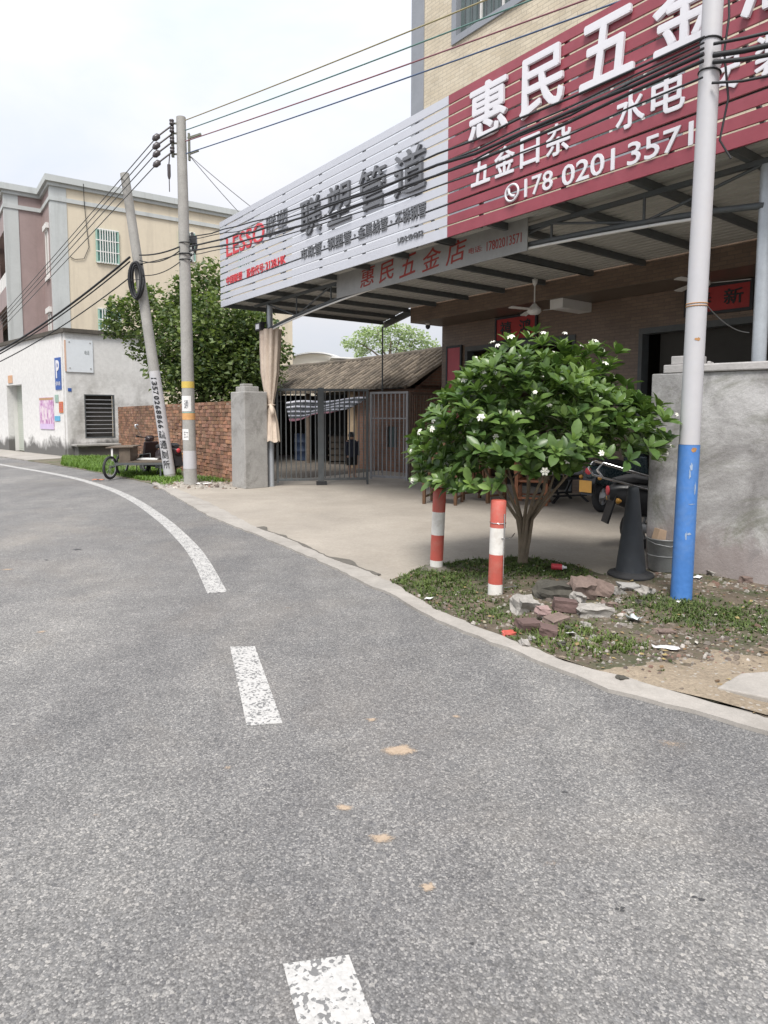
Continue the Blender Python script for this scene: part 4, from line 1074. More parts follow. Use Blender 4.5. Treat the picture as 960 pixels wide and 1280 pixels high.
# ------------------------------------------------------------------ utility poles
def pole(name,label,base,top,r0,r1):
    b=Vector(base); r=thing(name,label,'utility pole',base)
    t=Vector(top)-b
    mb=MB(); n=14; mb.tube([t*(i/n) for i in range(n+1)],[r0+(r1-r0)*i/n for i in range(n+1)],18); mb.build('shaft',m_pole,r)
    return r,t
pm,tm=pole('utility_pole','straight grey concrete utility pole with yellow bands in front of the brick wall',(-3.62,14.1,0),(-3.66,14.1,7.72),.145,.098)
def band(r,t,za,zb,r0,mat,name):
    mb=MB(); H=t.z; rr=lambda z:r0[0]+(r0[1]-r0[0])*z/H
    mb.tube([t*(za/H),t*(zb/H)],[rr(za)+.003,rr(zb)+.003],18,0,False); mb.build(name,mat,r)
m_yb=MAT('yellow_band',(.60,.44,.10),.7,.12,9.); m_ob=MAT('faded_orange_band',(.62,.34,.14),.7,.2,9.)
rr0=(.145,.098)
band(pm,tm,2.10,2.24,rr0,m_yb,'painted_band'); band(pm,tm,1.42,1.56,rr0,m_ob,'painted_band'); band(pm,tm,1.57,1.585,rr0,m_green,'painted_band')
band(pm,tm,.36,.75,rr0,m_pwhite,'white_band'); 
def patch(r,t,z0,z1,a0,a1,rad,mat,name):
    mb=MB(); n=8; H=t.z
    vs=[]
    for z in (z0,z1):
        for i in range(n+1):
            a=a0+(a1-a0)*i/n; c=t*(z/H); vs.append((c.x+rad*math.cos(a),c.y+rad*math.sin(a),z))
    mb.add(vs,[(i,i+1,n+1+i+1,n+1+i) for i in range(n)],0,True); return mb.build(name,mat,r)
patch(pm,tm,1.60,1.93,-2.7,-.9,.139,m_paper,'paper_notice'); patch(pm,tm,.98,1.22,-2.9,-1.4,.142,m_paper,'paper_notice')
mb=MB(); text(mb,'通',-.05,.05,1.66,1.84,0,.004,.01,fn=lambda x,y,z:(-.0+.141*math.sin(x/.14)-.02,-.141*math.cos(x/.14)+y*.2,z)); mb.build('lettering',m_lgrey,pm)
mb=MB(); text(mb,'王工',-.07,.03,1.04,1.16,0,.004,.0,fn=lambda x,y,z:(.145*math.sin(x/.14)-.02,-.145*math.cos(x/.14)+y*.2,z)); mb.build('lettering',m_lgrey,pm)
# racks and insulators on top
m_ins=MAT('brown_insulator',(.075,.065,.068),.35,.2,8.); m_rust=MAT('greenish_iron',(.17,.175,.14),.7,.3,8.)
mb=MB(); mb.box(-.25,-.20,-.03,.03,6.92,7.68); 
for z in (6.98,7.2,7.4,7.6): mb.bar((-.24,0,z),(-.05,0,z),.03)
mb.bar((.09,0,7.3),(.38,-.02,7.38),.04); mb.bar((.09,0,6.98),(.32,-.02,7.05),.04); mb.box(.10,.14,-.03,.03,6.85,7.4)
mb.build('rack',m_rust,pm)
for z in (7.05,7.25,7.45,7.6):
    mb=MB(); mb.lathe([(.02,-.06),(.05,-.045),(.05,-.02),(.03,0),(.05,.02),(.05,.045),(.02,.06)],12,(-.22,-.06,z)); mb.build('insulator',m_ins,pm)
for i,z in enumerate((7.02,7.22,7.38,7.55)):
    mb=MB(); p=Vector((-.23,-.02,z)); d=Vector((-.55,-.20,-.52)).normalized()
    mb.tube([p,p+d*.34],[.018,.018],8); mb.tube([p+d*.34,p+d*.37,p+d*.47,p+d*.52],[.025,.06,.06,.025],10); mb.build('strain_insulator',m_ins,pm)
mb=MB(); mb.tube([(-.28,-.05,6.95),(-.30,-.05,6.75)],.012,6); mb.tube([(-.30,-.05,6.75),(-.30,-.05,6.62),(-.30,-.05,6.52),(-.30,-.05,6.46)],[.035,.035,.035,.02],10); mb.tube([(-.30,-.05,6.46),(-.30,-.05,6.2)],.010,6); mb.build('fuse',m_ins,pm)
mb=MB(); mb.torus((0,0,5.15),.13,.012,'z',20,6); mb.torus((0,0,4.92),.132,.016,'z',20,6); mb.torus((0,0,4.80),.133,.012,'z',20,6); mb.build('strap',m_cable,pm)
mb=MB(); mb.tube([(.16,-.08,5.35),(.2,-.1,5.2),(.18,-.1,5.0),(.22,-.12,4.92),(.26,-.1,5.08),(.2,-.1,5.2)],.03,8); mb.box(.12,.26,-.14,-.04,5.12,5.28); mb.build('cable_clamp',m_blk,pm)

lpo=Vector((-4.43,15.4,0)); 
pn,tn=pole('leaning_utility_pole','leaning grey concrete utility pole painted with black characters beside the cart',lpo,(-5.32,15.4,7.05),.135,.10)
band(pn,tn,.12,2.55,(.135,.10),m_pwhite,'white_band')
mb=MB(); H=tn.z
def onpole(rad):
    def fn(x,y,z):
        c=tn*(z/H); q=rad-y; return (c.x+q*math.sin(x/rad),c.y-q*math.cos(x/rad),z)
    return fn
z=1.16
for ch in '疏通厕所':
    text(mb,ch,-.085,.075,z-.19,z,0,.003,.03,fn=onpole(.142)); z-=.235
zz=2.42
for ch in '13570268866':
    vs,fs=glyphs(ch,.03); ax=min(v[0] for v in vs);bx=max(v[0] for v in vs);ay=min(v[1] for v in vs);by=max(v[1] for v in vs)
    out=[]
    for p in vs:
        fx=(p[0]-ax)/(bx-ax); fy=(p[1]-ay)/(by-ay)
        out.append(onpole(.138)(-.07+.13*fy,-(p[2]+.5)*.003,zz-.085*(fx if bx-ax>.42 else .35+.3*fx)))
    mb.add(out,fs); zz-=.112
mb.build('painted_lettering',m_blk,pn)
# coil of spare cable hung on the leaning pole
cz=4.95; cc=lpo+tn*(cz/H)
r=thing('cable_coil','thick black coil of spare cable hung on the leaning pole','cable coil',(cc.x+.0,cc.y-.18,cz-.4))
mb=MB()
for i in range(20):
    pts=[]; a0=R.uniform(0,6); rx=.135+R.uniform(-.05,.05); rz2=.37+R.uniform(-.06,.06); oy=R.uniform(-.06,.05); ox=R.uniform(-.015,.015)
    for k in range(33): a=a0+2*PI*k/32; pts.append((ox+rx*math.cos(a),oy+.03*math.sin(a*2),.05+rz2*math.sin(a)))
    mb.tube(pts,.022,6,0,False)
mb.build('coil',m_cable,r)
mb=MB(); mb.tube([(-.1,.02,.4),(-.02,.14,.47),(.12,.1,.44)],.02,6); mb.tube([(-.2,.0,.08),(-.1,-.08,.05),(.2,-.02,.09)],.008,6); mb.build('tie',m_cable,r)

# cables
def sagline(p,q,sag,n=18):
    p=Vector(p); q=Vector(q); return [p.lerp(q,i/n)-Vector((0,0,sag*4*(i/n)*(1-i/n))) for i in range(n+1)]
def cable(label,p,q,sag,r,mat,name='overhead_cable',grp='overhead cables',wob=0.):
    mb=MB(); pts=sagline(p,q,sag)
    if wob: pts=[a+Vector((0,0,wob*noise.noise(Vector((a.x*1.3,a.y*1.3,r*900))))) if 0<i<len(pts)-1 else a for i,a in enumerate(pts)]
    o=mb.tube([a-Vector(p) for a in pts],r,6).build(name,mat,None,loc=Vector(p))
    return tag(o,label,'cable',grp)
top=Vector((-3.66,14.1,0))
m_wy=MAT('yellow_wire',(.30,.26,.14),.6,.1); m_wg=MAT('green_wire',(.10,.20,.18),.6,.1); m_wr=MAT('red_wire',(.24,.10,.12),.6,.1); m_wb=MAT('blue_wire',(.07,.11,.20),.6,.1)
# to the house upper right: they pass image points at u=500 -> aim far point over the road to the right
for lab,mat,z0,vend in (('topmost thin yellow overhead wire crossing the sky to the shop house',m_wy,7.62,-30),('thin green overhead wire second from top near the shop house',m_wg,7.42,-8),('thin red overhead wire third from top near the shop house',m_wr,7.2,18),('thin blue overhead wire lowest of the four coloured wires',m_wb,6.95,45)):
    a=Vector((-3.55,14.0,z0)); 
    b=AT(640,{-30:-20,-8:3,18:27,45:44}[vend],8.2); b2=a+(b-a)*1.75
    cable(lab,a,b2,.06,.010,mat,'overhead_wire','coloured overhead wires')
for i,(z0,dy) in enumerate(((7.50,0.),(7.36,.0),(7.20,0.),(6.98,0.))):
    a=Vector((-4.13,13.9,z0-.27)); b=AT(0,(395,400,405,411)[i],24.)
    cable(('uppermost','second','third','lowest')[i]+' bare wire running left from the straight pole past the cream building',a,a+(b-a)*1.5,.05,.011,MAT('grey_wire',(.12,.12,.12),.6,.1) if i==0 else bpy.data.materials['grey_wire'],'overhead_wire','grey wires left of the straight pole')
bp=Vector((2.66,5.2,0))
defs=[((-3.5,13.95,5.05),(2.62,5.12,4.22),.18,.016,'thick black cable of the bundle crossing the middle of the big sign'),
      ((-3.5,13.95,4.95),(2.62,5.12,4.17),.22,.014,'black cable of the bundle sagging just below the thick one'),
      ((-3.5,13.95,4.98),(2.62,5.12,4.26),.30,.010,'thin black cable in the bundle crossing the big sign'),
      ((-3.5,13.95,5.25),(2.62,5.12,4.34),.20,.011,'upper black cable arched from the pole clamp over the big sign'),
      ((-3.5,13.95,4.88),(2.62,5.12,4.05),.22,.008,'lowest thin black cable looping below the bundle'),
      ((-3.5,13.95,5.2),(2.62,5.12,4.30),.26,.008,'thin black cable above the thick bundle')]
for p,q,s_,r_,lab in defs: cable(lab,p,q,s_,r_,m_cable,wob=.045)
# continuing right beyond the blue pole
for p,q,s_,r_,lab in (((2.68,5.1,4.2),(5.5,2.8,4.0),.05,.02,'thick black cable leaving the white and blue pole to the right'),((2.68,5.1,4.15),(5.5,2.8,4.05),.12,.016,'black cable leaving the white and blue pole below the thick one'),((2.68,5.1,4.28),(5.5,2.8,4.25),.10,.012,'thin black cable leaving the pole above the thick one'),((2.68,5.1,4.0),(5.5,2.8,3.75),.06,.010,'thin lower black cable right of the white and blue pole')):
    cable(lab,p,q,s_,r_,m_cable,wob=.03)
lp=lpo+tn*(5.25/H)
for i,(dz,s_,r_,lab) in enumerate(((0,.05,.016,'upper black cable between the two utility poles'),(-.12,.12,.012,'middle black cable between the two utility poles'),(-.2,.02,.010,'straight lower black cable between the two utility poles'),(-.45,.1,.010,'lowest slack cable between the two utility poles'))):
    cable(lab,(lp.x+.1,lp.y-.1,5.2+dz),(-3.72,13.98,5.05+dz*.7),s_,r_,m_cable)
for i,(dz,v2,r_,lab) in enumerate(((0,446,.026,'thick black cable drooping left over the white building roof'),(-.1,449,.016,'black cable beside the thick one drooping over the white building roof'),(-.45,455,.014,'lower thin cable drooping left over the white gable'))):
    a=Vector((lp.x-.12,lp.y-.12,5.15+dz)); b=AT(-60,v2+22,19.5)
    cable(lab,a,b,.25,r_,m_cable)
for du,lab in ((0,'left thin stay wire from the straight pole to the sign top'),(9,'right thin stay wire from the straight pole to the sign top')):
    cable(lab,(-3.5,14.05,6.95),W(.9+du*.06,.15,5.6),.02,.008,bpy.data.materials['grey_wire'],'stay_wire','stay wires')

# ------------------------------------------------------------------ white / blue pole at right
pb=thing('painted_pole','tall white pole with blue painted foot standing in the earth verge','pole',(2.66,5.2,0))
lean=Vector((.03,0,0)); r_=.082
def pp(z): return Vector((.012*z,0,z))
mb=MB(); mb.tube([pp(z) for z in (-.05,.3,.8,1.2,1.27)],[.081,.080,.079,.079,.079],22); mb.build('blue_foot',m_blue,pb)
mb=MB(); mb.tube([pp(z) for z in (1.272,2.,3.,4.,5.,6.4)],[.076,.075,.074,.073,.072,.071],22); mb.build('white_shaft',m_pwhite,pb)
m_rstain=MAT('rust_brown',(.42,.22,.09),.9,.3,9.)
for z in (4.12,4.35): 
    mb=MB(); c=pp(z); mb.torus((c.x+.002,c.y,z),.078,.007,'z',22,6,X=Matrix.Translation((c.x,0,z))@Matrix.Rotation(.18,4,'Y')@Matrix.Translation((-c.x,0,-z))); mb.build('strap',m_cable,pb)
for z in (2.36,2.38):
    mb=MB(); c=pp(z); mb.torus((c.x,c.y,z),.0765,.004,'z',22,5); mb.build('rusty_wire',m_rstain,pb)
def blot(z,a,w,h,mat,name,rad):
    mb=MB(); n=14; vs=[]
    for i in range(n+1):
        if i==n: aa,zz=a,z
        else:
            q=2*PI*i/n; k=.6+.8*noise.noise(Vector((i*.9,z*9,a*5)))+.3; aa,zz=a+w*k*math.cos(q),z+h*k*math.sin(q)
        c=pp(zz); vs.append((c.x+rad*math.cos(aa),c.y+rad*math.sin(aa),zz))
    mb.add(vs,[(i,(i+1)%n,n) for i in range(n)],0,True); mb.build(name,mat,pb)
m_chip=MAT('paint_chip',(.30,.38,.50),.7,.2,20.)
blot(1.235,-1.55,.30,.022,m_rstain,'rust_patch',.0805); blot(2.10,-1.8,.28,.014,m_rstain,'rust_patch',.0772)
for z,a,w,h in ((1.10,-1.75,.14,.03),(1.04,-1.85,.09,.035),(.93,-1.25,.10,.05),(.56,-1.65,.2,.012),(.55,-1.9,.08,.03),(.80,-1.5,.3,.004)): blot(z,a,w,h,m_chip,'chipped_paint',.0812)
mb=MB(); mb.tube([(.13,-.05,4.9),(.15,-.06,4.5),(.13,-.05,4.25),(.16,-.08,3.9),(.12,-.06,3.6),(.19,-.1,3.45)],.008,6); mb.tube([(.12,-.02,6.),(.13,-.03,5.5),(.125,-.03,4.9)],.010,6); mb.build('hanging_lead',m_cable,pb)
cable('thin pale wire stretched from the white and blue pole to the galvanised column',(2.75,5.16,2.36),W(10.6,.42,2.28),.05,.004,bpy.data.materials['grey_wire'],'thin_wire',None)

m_darkst2=MAT('dirty_cement',(.16,.145,.12),.95,.3,9.,.4)
# ------------------------------------------------------------------ bollards
def bollard(label,u,v,h,tilt,rot):
    p=G(u,v); r=thing('bollard',label,'bollard',(p.x,p.y,.012),rot,'red and white pipe bollards'); r.rotation_euler=(0,tilt,rot)
    k=[0,.115/.8*h,.36/.8*h,.58/.8*h,h]; rd=.062; cols=[m_bolw,m_bolr,m_bolw,m_bolr]
    for i in range(4):
        mb=MB(); pr=[(rd,k[i]),(rd,k[i+1])]
        if i==3: pr+= [(rd-.006,k[i+1]+.006),(rd-.03,k[i+1]+.008),(.004,k[i+1]+.008)]
        mb.lathe(pr,24,cap=(i!=3)); mb.build('white_band' if i%2==0 else 'red_band',cols[i],r)
    return r,h
b1,_=bollard('red and white pipe bollard set in a cement lump, left of the pair',545,716,.80,.035,0)
mb=MB(); mb.lathe([(.17,0),(.15,.02),(.10,.045),(.065,.055)],18); mb.build('cement_footing',m_darkst2,b1)
b2,_=bollard('red and white pipe bollard with wire tied round it, standing before the shrub',619,748,.80,.02,.3)
mb=MB(); mb.torus((0,0,.62),.064,.004,'z',24,5); mb.tube([(.02,-.066,.70),(.025,-.066,.4),(.03,-.067,.05)],.006,6); mb.tube([(.0,-.066,.50),(.1,-.05,.50),(.22,.1,.505)],.004,6); mb.tube([(.03,-.066,.09),(.1,-.06,.095),(.17,-.05,.09)],.004,6); mb.build('tied_wire',m_chrome,b2)

# ------------------------------------------------------------------ flowering shrub
tp=Vector((1.68,6.42,0)); sh=thing('flowering_shrub','rounded flowering shrub with glossy leaves and white blossoms by the bollards','shrub',(tp.x,tp.y,.02))
cen=Vector((.04,-.36,1.17)); AX=(1.20,.95,.86)
RS=random.Random(5)
def wall_ok(p):   # keep clear of the cement wall plane
    q=p+tp; return (q.x-2.83)*.63+(q.y-6.25)*.777 < -.06 or q.x<2.75
mb=MB()
stems=[]
for i,(ax,ay,z) in enumerate([(-.42,-.25,1.0),(-.22,.1,1.05),(-.08,-.4,1.1),(.06,.05,1.15),(.2,-.3,1.1),(.4,-.1,1.05),(.62,-.4,1.12),(-.7,-.45,1.1),(.1,-.65,1.05)]):
    b=Vector((R.uniform(-.03,.03),R.uniform(-.03,.03),0)); m1=Vector((ax*.11,ay*.12,.46)); e=Vector((ax*.78,ay*.8,z)); 
    pts=[b,b.lerp(m1,.5)+Vector((R.uniform(-.02,.02),R.uniform(-.02,.02),0)),m1,m1.lerp(e,.5)+Vector((R.uniform(-.05,.05),R.uniform(-.05,.05),-.03)),e]
    mb2=MB(); mb2.tube(pts,[.026,.021,.018,.014,.009],8); mb2.build('stem',m_bark,sh)
    for k in range(5):
        q=e.lerp(m1,R.uniform(0,.4)); d=Vector((R.uniform(-.25,.25)+ax*.2,R.uniform(-.3,.25),R.uniform(.12,.35))); mb.tube([q,q+d*.5,q+d],[.010,.007,.004],5,0,False)
mb.build('twig',m_bark,sh)
mb=MB(); mb.tube([(0,0,-.02),(0,0,.12),(.01,-.01,.2)],[.05,.042,.034],10); mb.build('trunk',m_bark,sh)
def leaf(mb,base,d,up,L,w,col,curl):
    d=d.normalized(); side=d.cross(up)
    if side.length<1e-3: side=Vector((1,0,0))
    side.normalize(); nrm=side.cross(d).normalized()
    pts=[]
    prof=[(0,.06),(.22,.55),(.55,1.),(.82,.74),(1.,.08)]
    for f,k in prof:
        c=base+d*(L*f)-nrm*(curl*L*f*f)
        pts+= [c-side*(w*k*.5)+nrm*(w*.16*k), c-nrm*0, c+side*(w*k*.5)+nrm*(w*.16*k)]
    fs=[]
    for i in range(4):
        o=i*3; fs+= [(o,o+1,o+4,o+3),(o+1,o+2,o+5,o+4)]
    mb.add(pts,fs,0,True,None,col)
lv=MB(); ros=[]; tries=0
while len(ros)<980 and tries<26000:
    tries+=1
    a=RS.uniform(0,2*PI); zf=RS.uniform(-.5,1.0); 
    rad=RS.choice((1.,1.,1.,.98,.9,.72,.5))*RS.uniform(.88,1.1)
    cz=math.sqrt(max(0,1-zf*zf))
    lob=1+.30*noise.noise(Vector((math.cos(a)*2.1*cz,math.sin(a)*2.1*cz,zf*2.1+4)))
    if rad>.85 and noise.noise(Vector((math.cos(a)*3.3*cz,math.sin(a)*3.3*cz,zf*3.3+9)))<-.18: continue
    p=cen+Vector((AX[0]*cz*math.cos(a)*rad*lob,AX[1]*cz*math.sin(a)*rad*lob,(AX[2] if zf>0 else .62)*zf*rad*lob))
    # flatten the right shoulder, drop the left skirt
    if p.x>.75: p.z-= (p.x-.75)*.55
    if p.x<-.6: p.z-= (-.6-p.x)*.42
    if not wall_ok(p): continue
    if p.x>1.2 or p.x<-1.1 or p.z<(1.12 if p.x>.15 else 1.0 if p.x>-.45 else .84): continue
    if any((p-q).length<.062 for q in ros): continue
    ros.append(p)
for p in ros:
    out=(p-cen-Vector((0,0,-.35))); out=Vector((out.x/AX[0],out.y/AX[1],out.z/AX[2])).normalized()
    axis=(out*.8+Vector((0,0,.55))+Vector((RS.uniform(-.35,.35),RS.uniform(-.35,.35),RS.uniform(-.2,.2)))).normalized()
    u=axis.orthogonal().normalized(); v=axis.cross(u); n=RS.choice((6,7,8)); a0=RS.uniform(0,6)
    tone=RS.random()
    for k in range(n):
        a=a0+k*2.4; opn=.35+.85*k/n
        d=axis*math.cos(opn)+(u*math.cos(a)+v*math.sin(a))*math.sin(opn)
        L=RS.uniform(.085,.175)*(.7+.45*k/n); g=min(1,max(0,.15+.55*tone*RS.uniform(.4,1.1)+(.6 if k<2 else 0)*RS.random()**1.5))
        leaf(lv,p,d,axis,L,L*RS.uniform(.38,.5),(g,g,g),RS.uniform(.05,.35))
lv.build('foliage',m_shrub,sh)
pet=MB(); nf=0; F=[]
cand=sorted(ros,key=lambda p:RS.random())
for p in cand:
    out=(p-cen).normalized()
    if out.y>.15 or nf>=62: continue
    axis=(out+Vector((0,-.3,.3))).normalized(); q=p+axis*RS.uniform(.09,.13); X=axis.to_track_quat('Z','Y').to_matrix().to_4x4(); X.translation=q
    mb=MB(); s_=RS.uniform(.016,.034)
    for k in range(6):
        a=k*PI/3; c,s2=math.cos(a),math.sin(a); c2,s3=math.cos(a+.42),math.sin(a+.42); c4,s4=math.cos(a-.42),math.sin(a-.42)
        mb.add([(0,0,0),(c4*s_*.85,s4*s_*.85,.008),(c*s_*1.15,s2*s_*1.15,.0),(c2*s_*.85,s3*s_*.85,.012)],[(0,1,2,3)],0,True,X)
    mb.lathe([(.006,0),(.004,.012),(.001,.016)],6,X=X)
    mb.build('flower',m_petal,sh); nf+=1

# ------------------------------------------------------------------ trees
def leafcloud(mb,blobs,n,size,rng,tone=(.1,.9),squash=.9):
    vol=[b[3]**2 for b in blobs]; tot=sum(vol)
    for b,w in zip(blobs,vol):
        for i in range(int(n*w/tot)):
            a=rng.uniform(0,2*PI); z=rng.uniform(-1,1); r=(rng.random()**.38)*b[3]; h=math.sqrt(1-z*z)
            p=Vector((b[0]+r*h*math.cos(a),b[1]+r*h*math.sin(a),b[2]+r*z*squash))
            d=Vector((rng.gauss(0,1),rng.gauss(0,1),rng.gauss(0,.6)-.2)).normalized(); up=Vector((rng.gauss(0,.6),rng.gauss(0,.6),1)).normalized()
            s=d.cross(up); 
            if s.length<.01: continue
            s.normalize(); nr=s.cross(d); L=size*rng.uniform(.6,1.3); wd=L*.36; g=rng.uniform(*tone)
            mb.add([p,p+d*L*.5-s*wd+nr*wd*.25,p+d*L,p+d*L*.5+s*wd+nr*wd*.25],[(0,1,2),(0,2,3)],0,False,None,(g,g,g))
RT=random.Random(3)
tr=thing('yard_tree','broad leafy green tree growing behind the red brick wall','tree',(-4.75,20.0,0))
mb=MB(); mb.tube([(0,0,0),(.05,0,.8),(-.03,.05,1.7),(.1,0,2.6),(0,0,3.6)],[.20,.17,.15,.12,.07],10); mb.build('trunk',m_bark2,tr)
limbs=[(-1.7,-.3,3.9),(1.1,.2,4.2),(-.8,.3,4.9),(.4,-.4,5.0),(1.7,-.2,3.1),(-1.2,.2,2.7),(.2,.1,5.6)]
for l in limbs:
    mb=MB(); s=Vector((0,0,R.uniform(1.5,2.8))); e=Vector(l); mb.tube([s,s.lerp(e,.5)+Vector((R.uniform(-.2,.2),0,.2)),e],[.07,.045,.015],7); mb.build('limb',m_bark2,tr)
mb=MB()
blobs=[]
for (u,v,Y,rp) in [(160,400,20,30),(190,385,20,32),(215,420,19.5,38),(180,430,20,26),(245,365,20.5,34),(262,345,20.5,26),(270,400,19.5,46),(300,400,19.8,36),(250,440,19.2,48),(295,450,19.5,42),(320,430,20.2,24),(235,475,19.2,40),(280,485,19.3,42),(315,475,20,28),(205,455,19.6,26),(225,390,21,30),(243,400,21,44),(275,430,21.,50),(240,470,20.6,50),(290,470,20.8,46),(312,412,20.6,30),(325,445,20.8,34),(318,395,21,24),(330,470,21,30),(300,485,21,34),(335,415,21.2,22),(348,440,21.4,20),(146,385,20,16),(138,412,20,14),(175,365,20.2,16)]:
    c=AT(u,v,Y)-Vector((-4.75,20.,0)); blobs.append((c.x,c.y,c.z,rp*Y/810))
leafcloud(mb,blobs,21000,.155,RT,(.0,1.)); mb.build('crown',m_tree,tr)
ft=thing('distant_tree','pale feathery tree standing far behind the old tiled roof','tree',(3.2,62,0))
mb=MB(); mb.tube([(0,0,0),(.1,0,4),(0,0,7),(.1,0,8.6)],[.3,.25,.18,.06],8); mb.build('trunk',m_bark2,ft)
for l in ((-3.2,0,8.6),(2.6,0,8.8),(-1.2,0,9.6),(1.2,.3,9.6)):
    mb=MB(); e=Vector(l); mb.tube([Vector((0,0,6.3)),Vector((l[0]*.5,l[1],7.6)),e],[.12,.08,.03],6); mb.build('limb',m_bark2,ft)
mb=MB(); blobs=[]
for (u,v,rp) in [(437,428,12),(455,420,13),(470,412,13),(490,410,14),(508,416,15),(525,424,14),(540,432,10),(480,428,18),(505,434,16),(455,434,12),(528,440,12),(450,442,8)]:
    c=AT(u,v,62)-Vector((3.2,62,0)); blobs.append((c.x,c.y+R.uniform(-1,1),c.z,rp*62/810))
leafcloud(mb,blobs,2700,.32,RT,(.0,1.),.75); mb.build('crown',m_ftree,ft)

# ------------------------------------------------------------------ cement wall at right
cw0=Vector((2.83,6.25)); cwd=Vector((.787,-.617)); rzcw=math.atan2(cwd.y,cwd.x)
cw=thing('cement_wall','stained grey cement rendered wall with pale coping right of the shrub','wall',(cw0.x,cw0.y,0),rzcw)
mb=MB(); nx,nz=40,16; LWc=4.2; H2=1.90
mb.box(0,LWc,0,.22,-.03,H2); mb.build('render',m_cem,cw,bevel=.012)
m_cop=MAT('pale_coping',(.46,.44,.43),.9,.16,5.,.4,40.,dirt=.3,dirtc=(.26,.25,.24))
mb=MB(); mb.box(.42,LWc,-.03,.25,H2+.002,H2+.075); mb.build('coping',m_cop,cw,bevel=.012)
mb=MB(); mb.box(.10,.44,.0,.26,H2+.002,H2+.08); mb.box(.16,.42,.02,.24,H2+.082,H2+.16); mb.box(.46,.49,.03,.2,H2+.076,H2+.10); mb.build('stepped_cap',m_cop,cw,bevel=.008)

# ------------------------------------------------------------------ traffic cone, bucket and contents
p=G(788,722); cn=thing('traffic_cone','tall dull black traffic cone on a round base beside the shrub','traffic cone',(p.x,p.y,.02))
mb=MB(); mb.lathe([(.20,0),(.205,.012),(.195,.03),(.15,.034),(.145,.05)],28); mb.build('base',m_rub,cn)
mb=MB(); mb.lathe([(.135,.035),(.128,.09),(.10,.34),(.072,.60),(.05,.79),(.045,.83),(.03,.835),(.028,.8)],26); mb.build('body',m_cone,cn)
p=Vector((2.86,6.12,.0)); p=G(823,711); p=Vector((p.x-.02,p.y-.12,.02))
bk=thing('metal_bucket','dented grey zinc bucket standing between the cone and the blue pole','bucket',p)
mb=MB(); mb.lathe([(.115,0),(.12,.01),(.145,.30),(.152,.305),(.152,.315),(.142,.315),(.138,.29),(.112,.03),(.01,.03)],26); mb.torus((0,0,.15),.135,.005,'z',26,5); mb.build('pail',m_zinc,bk)
mb=MB(); mb.tube([(-.15,0,.29),(-.12,-.1,.27),(0,-.15,.25),(.12,-.1,.27),(.15,0,.29)],.005,6); mb.build('handle',m_zinc,bk)
mb=MB(); X=Matrix.Translation((-.07,0,.18))@Matrix.Rotation(.25,4,'Y')@Matrix.Rotation(.3,4,'Z'); mb.box(-.06,.06,-.035,.035,0,.22,0,X); o=mb.build('carton',MAT('tan_carton',(.50,.36,.25),.8,.15,12.),None,loc=p); tag(o,'tan carton sticking up out of the zinc bucket','carton')
mb=MB(); mb.tube([(.02,0,.2),(.05,.0,.36),(.1,-.02,.37)],[.03,.028,.025],10); mb.tube([(.1,-.02,.37),(.2,-.05,.34)],.008,6); o=mb.build('red_tool',m_lred,None,loc=p); tag(o,'red handled tool lying in the zinc bucket','tool')

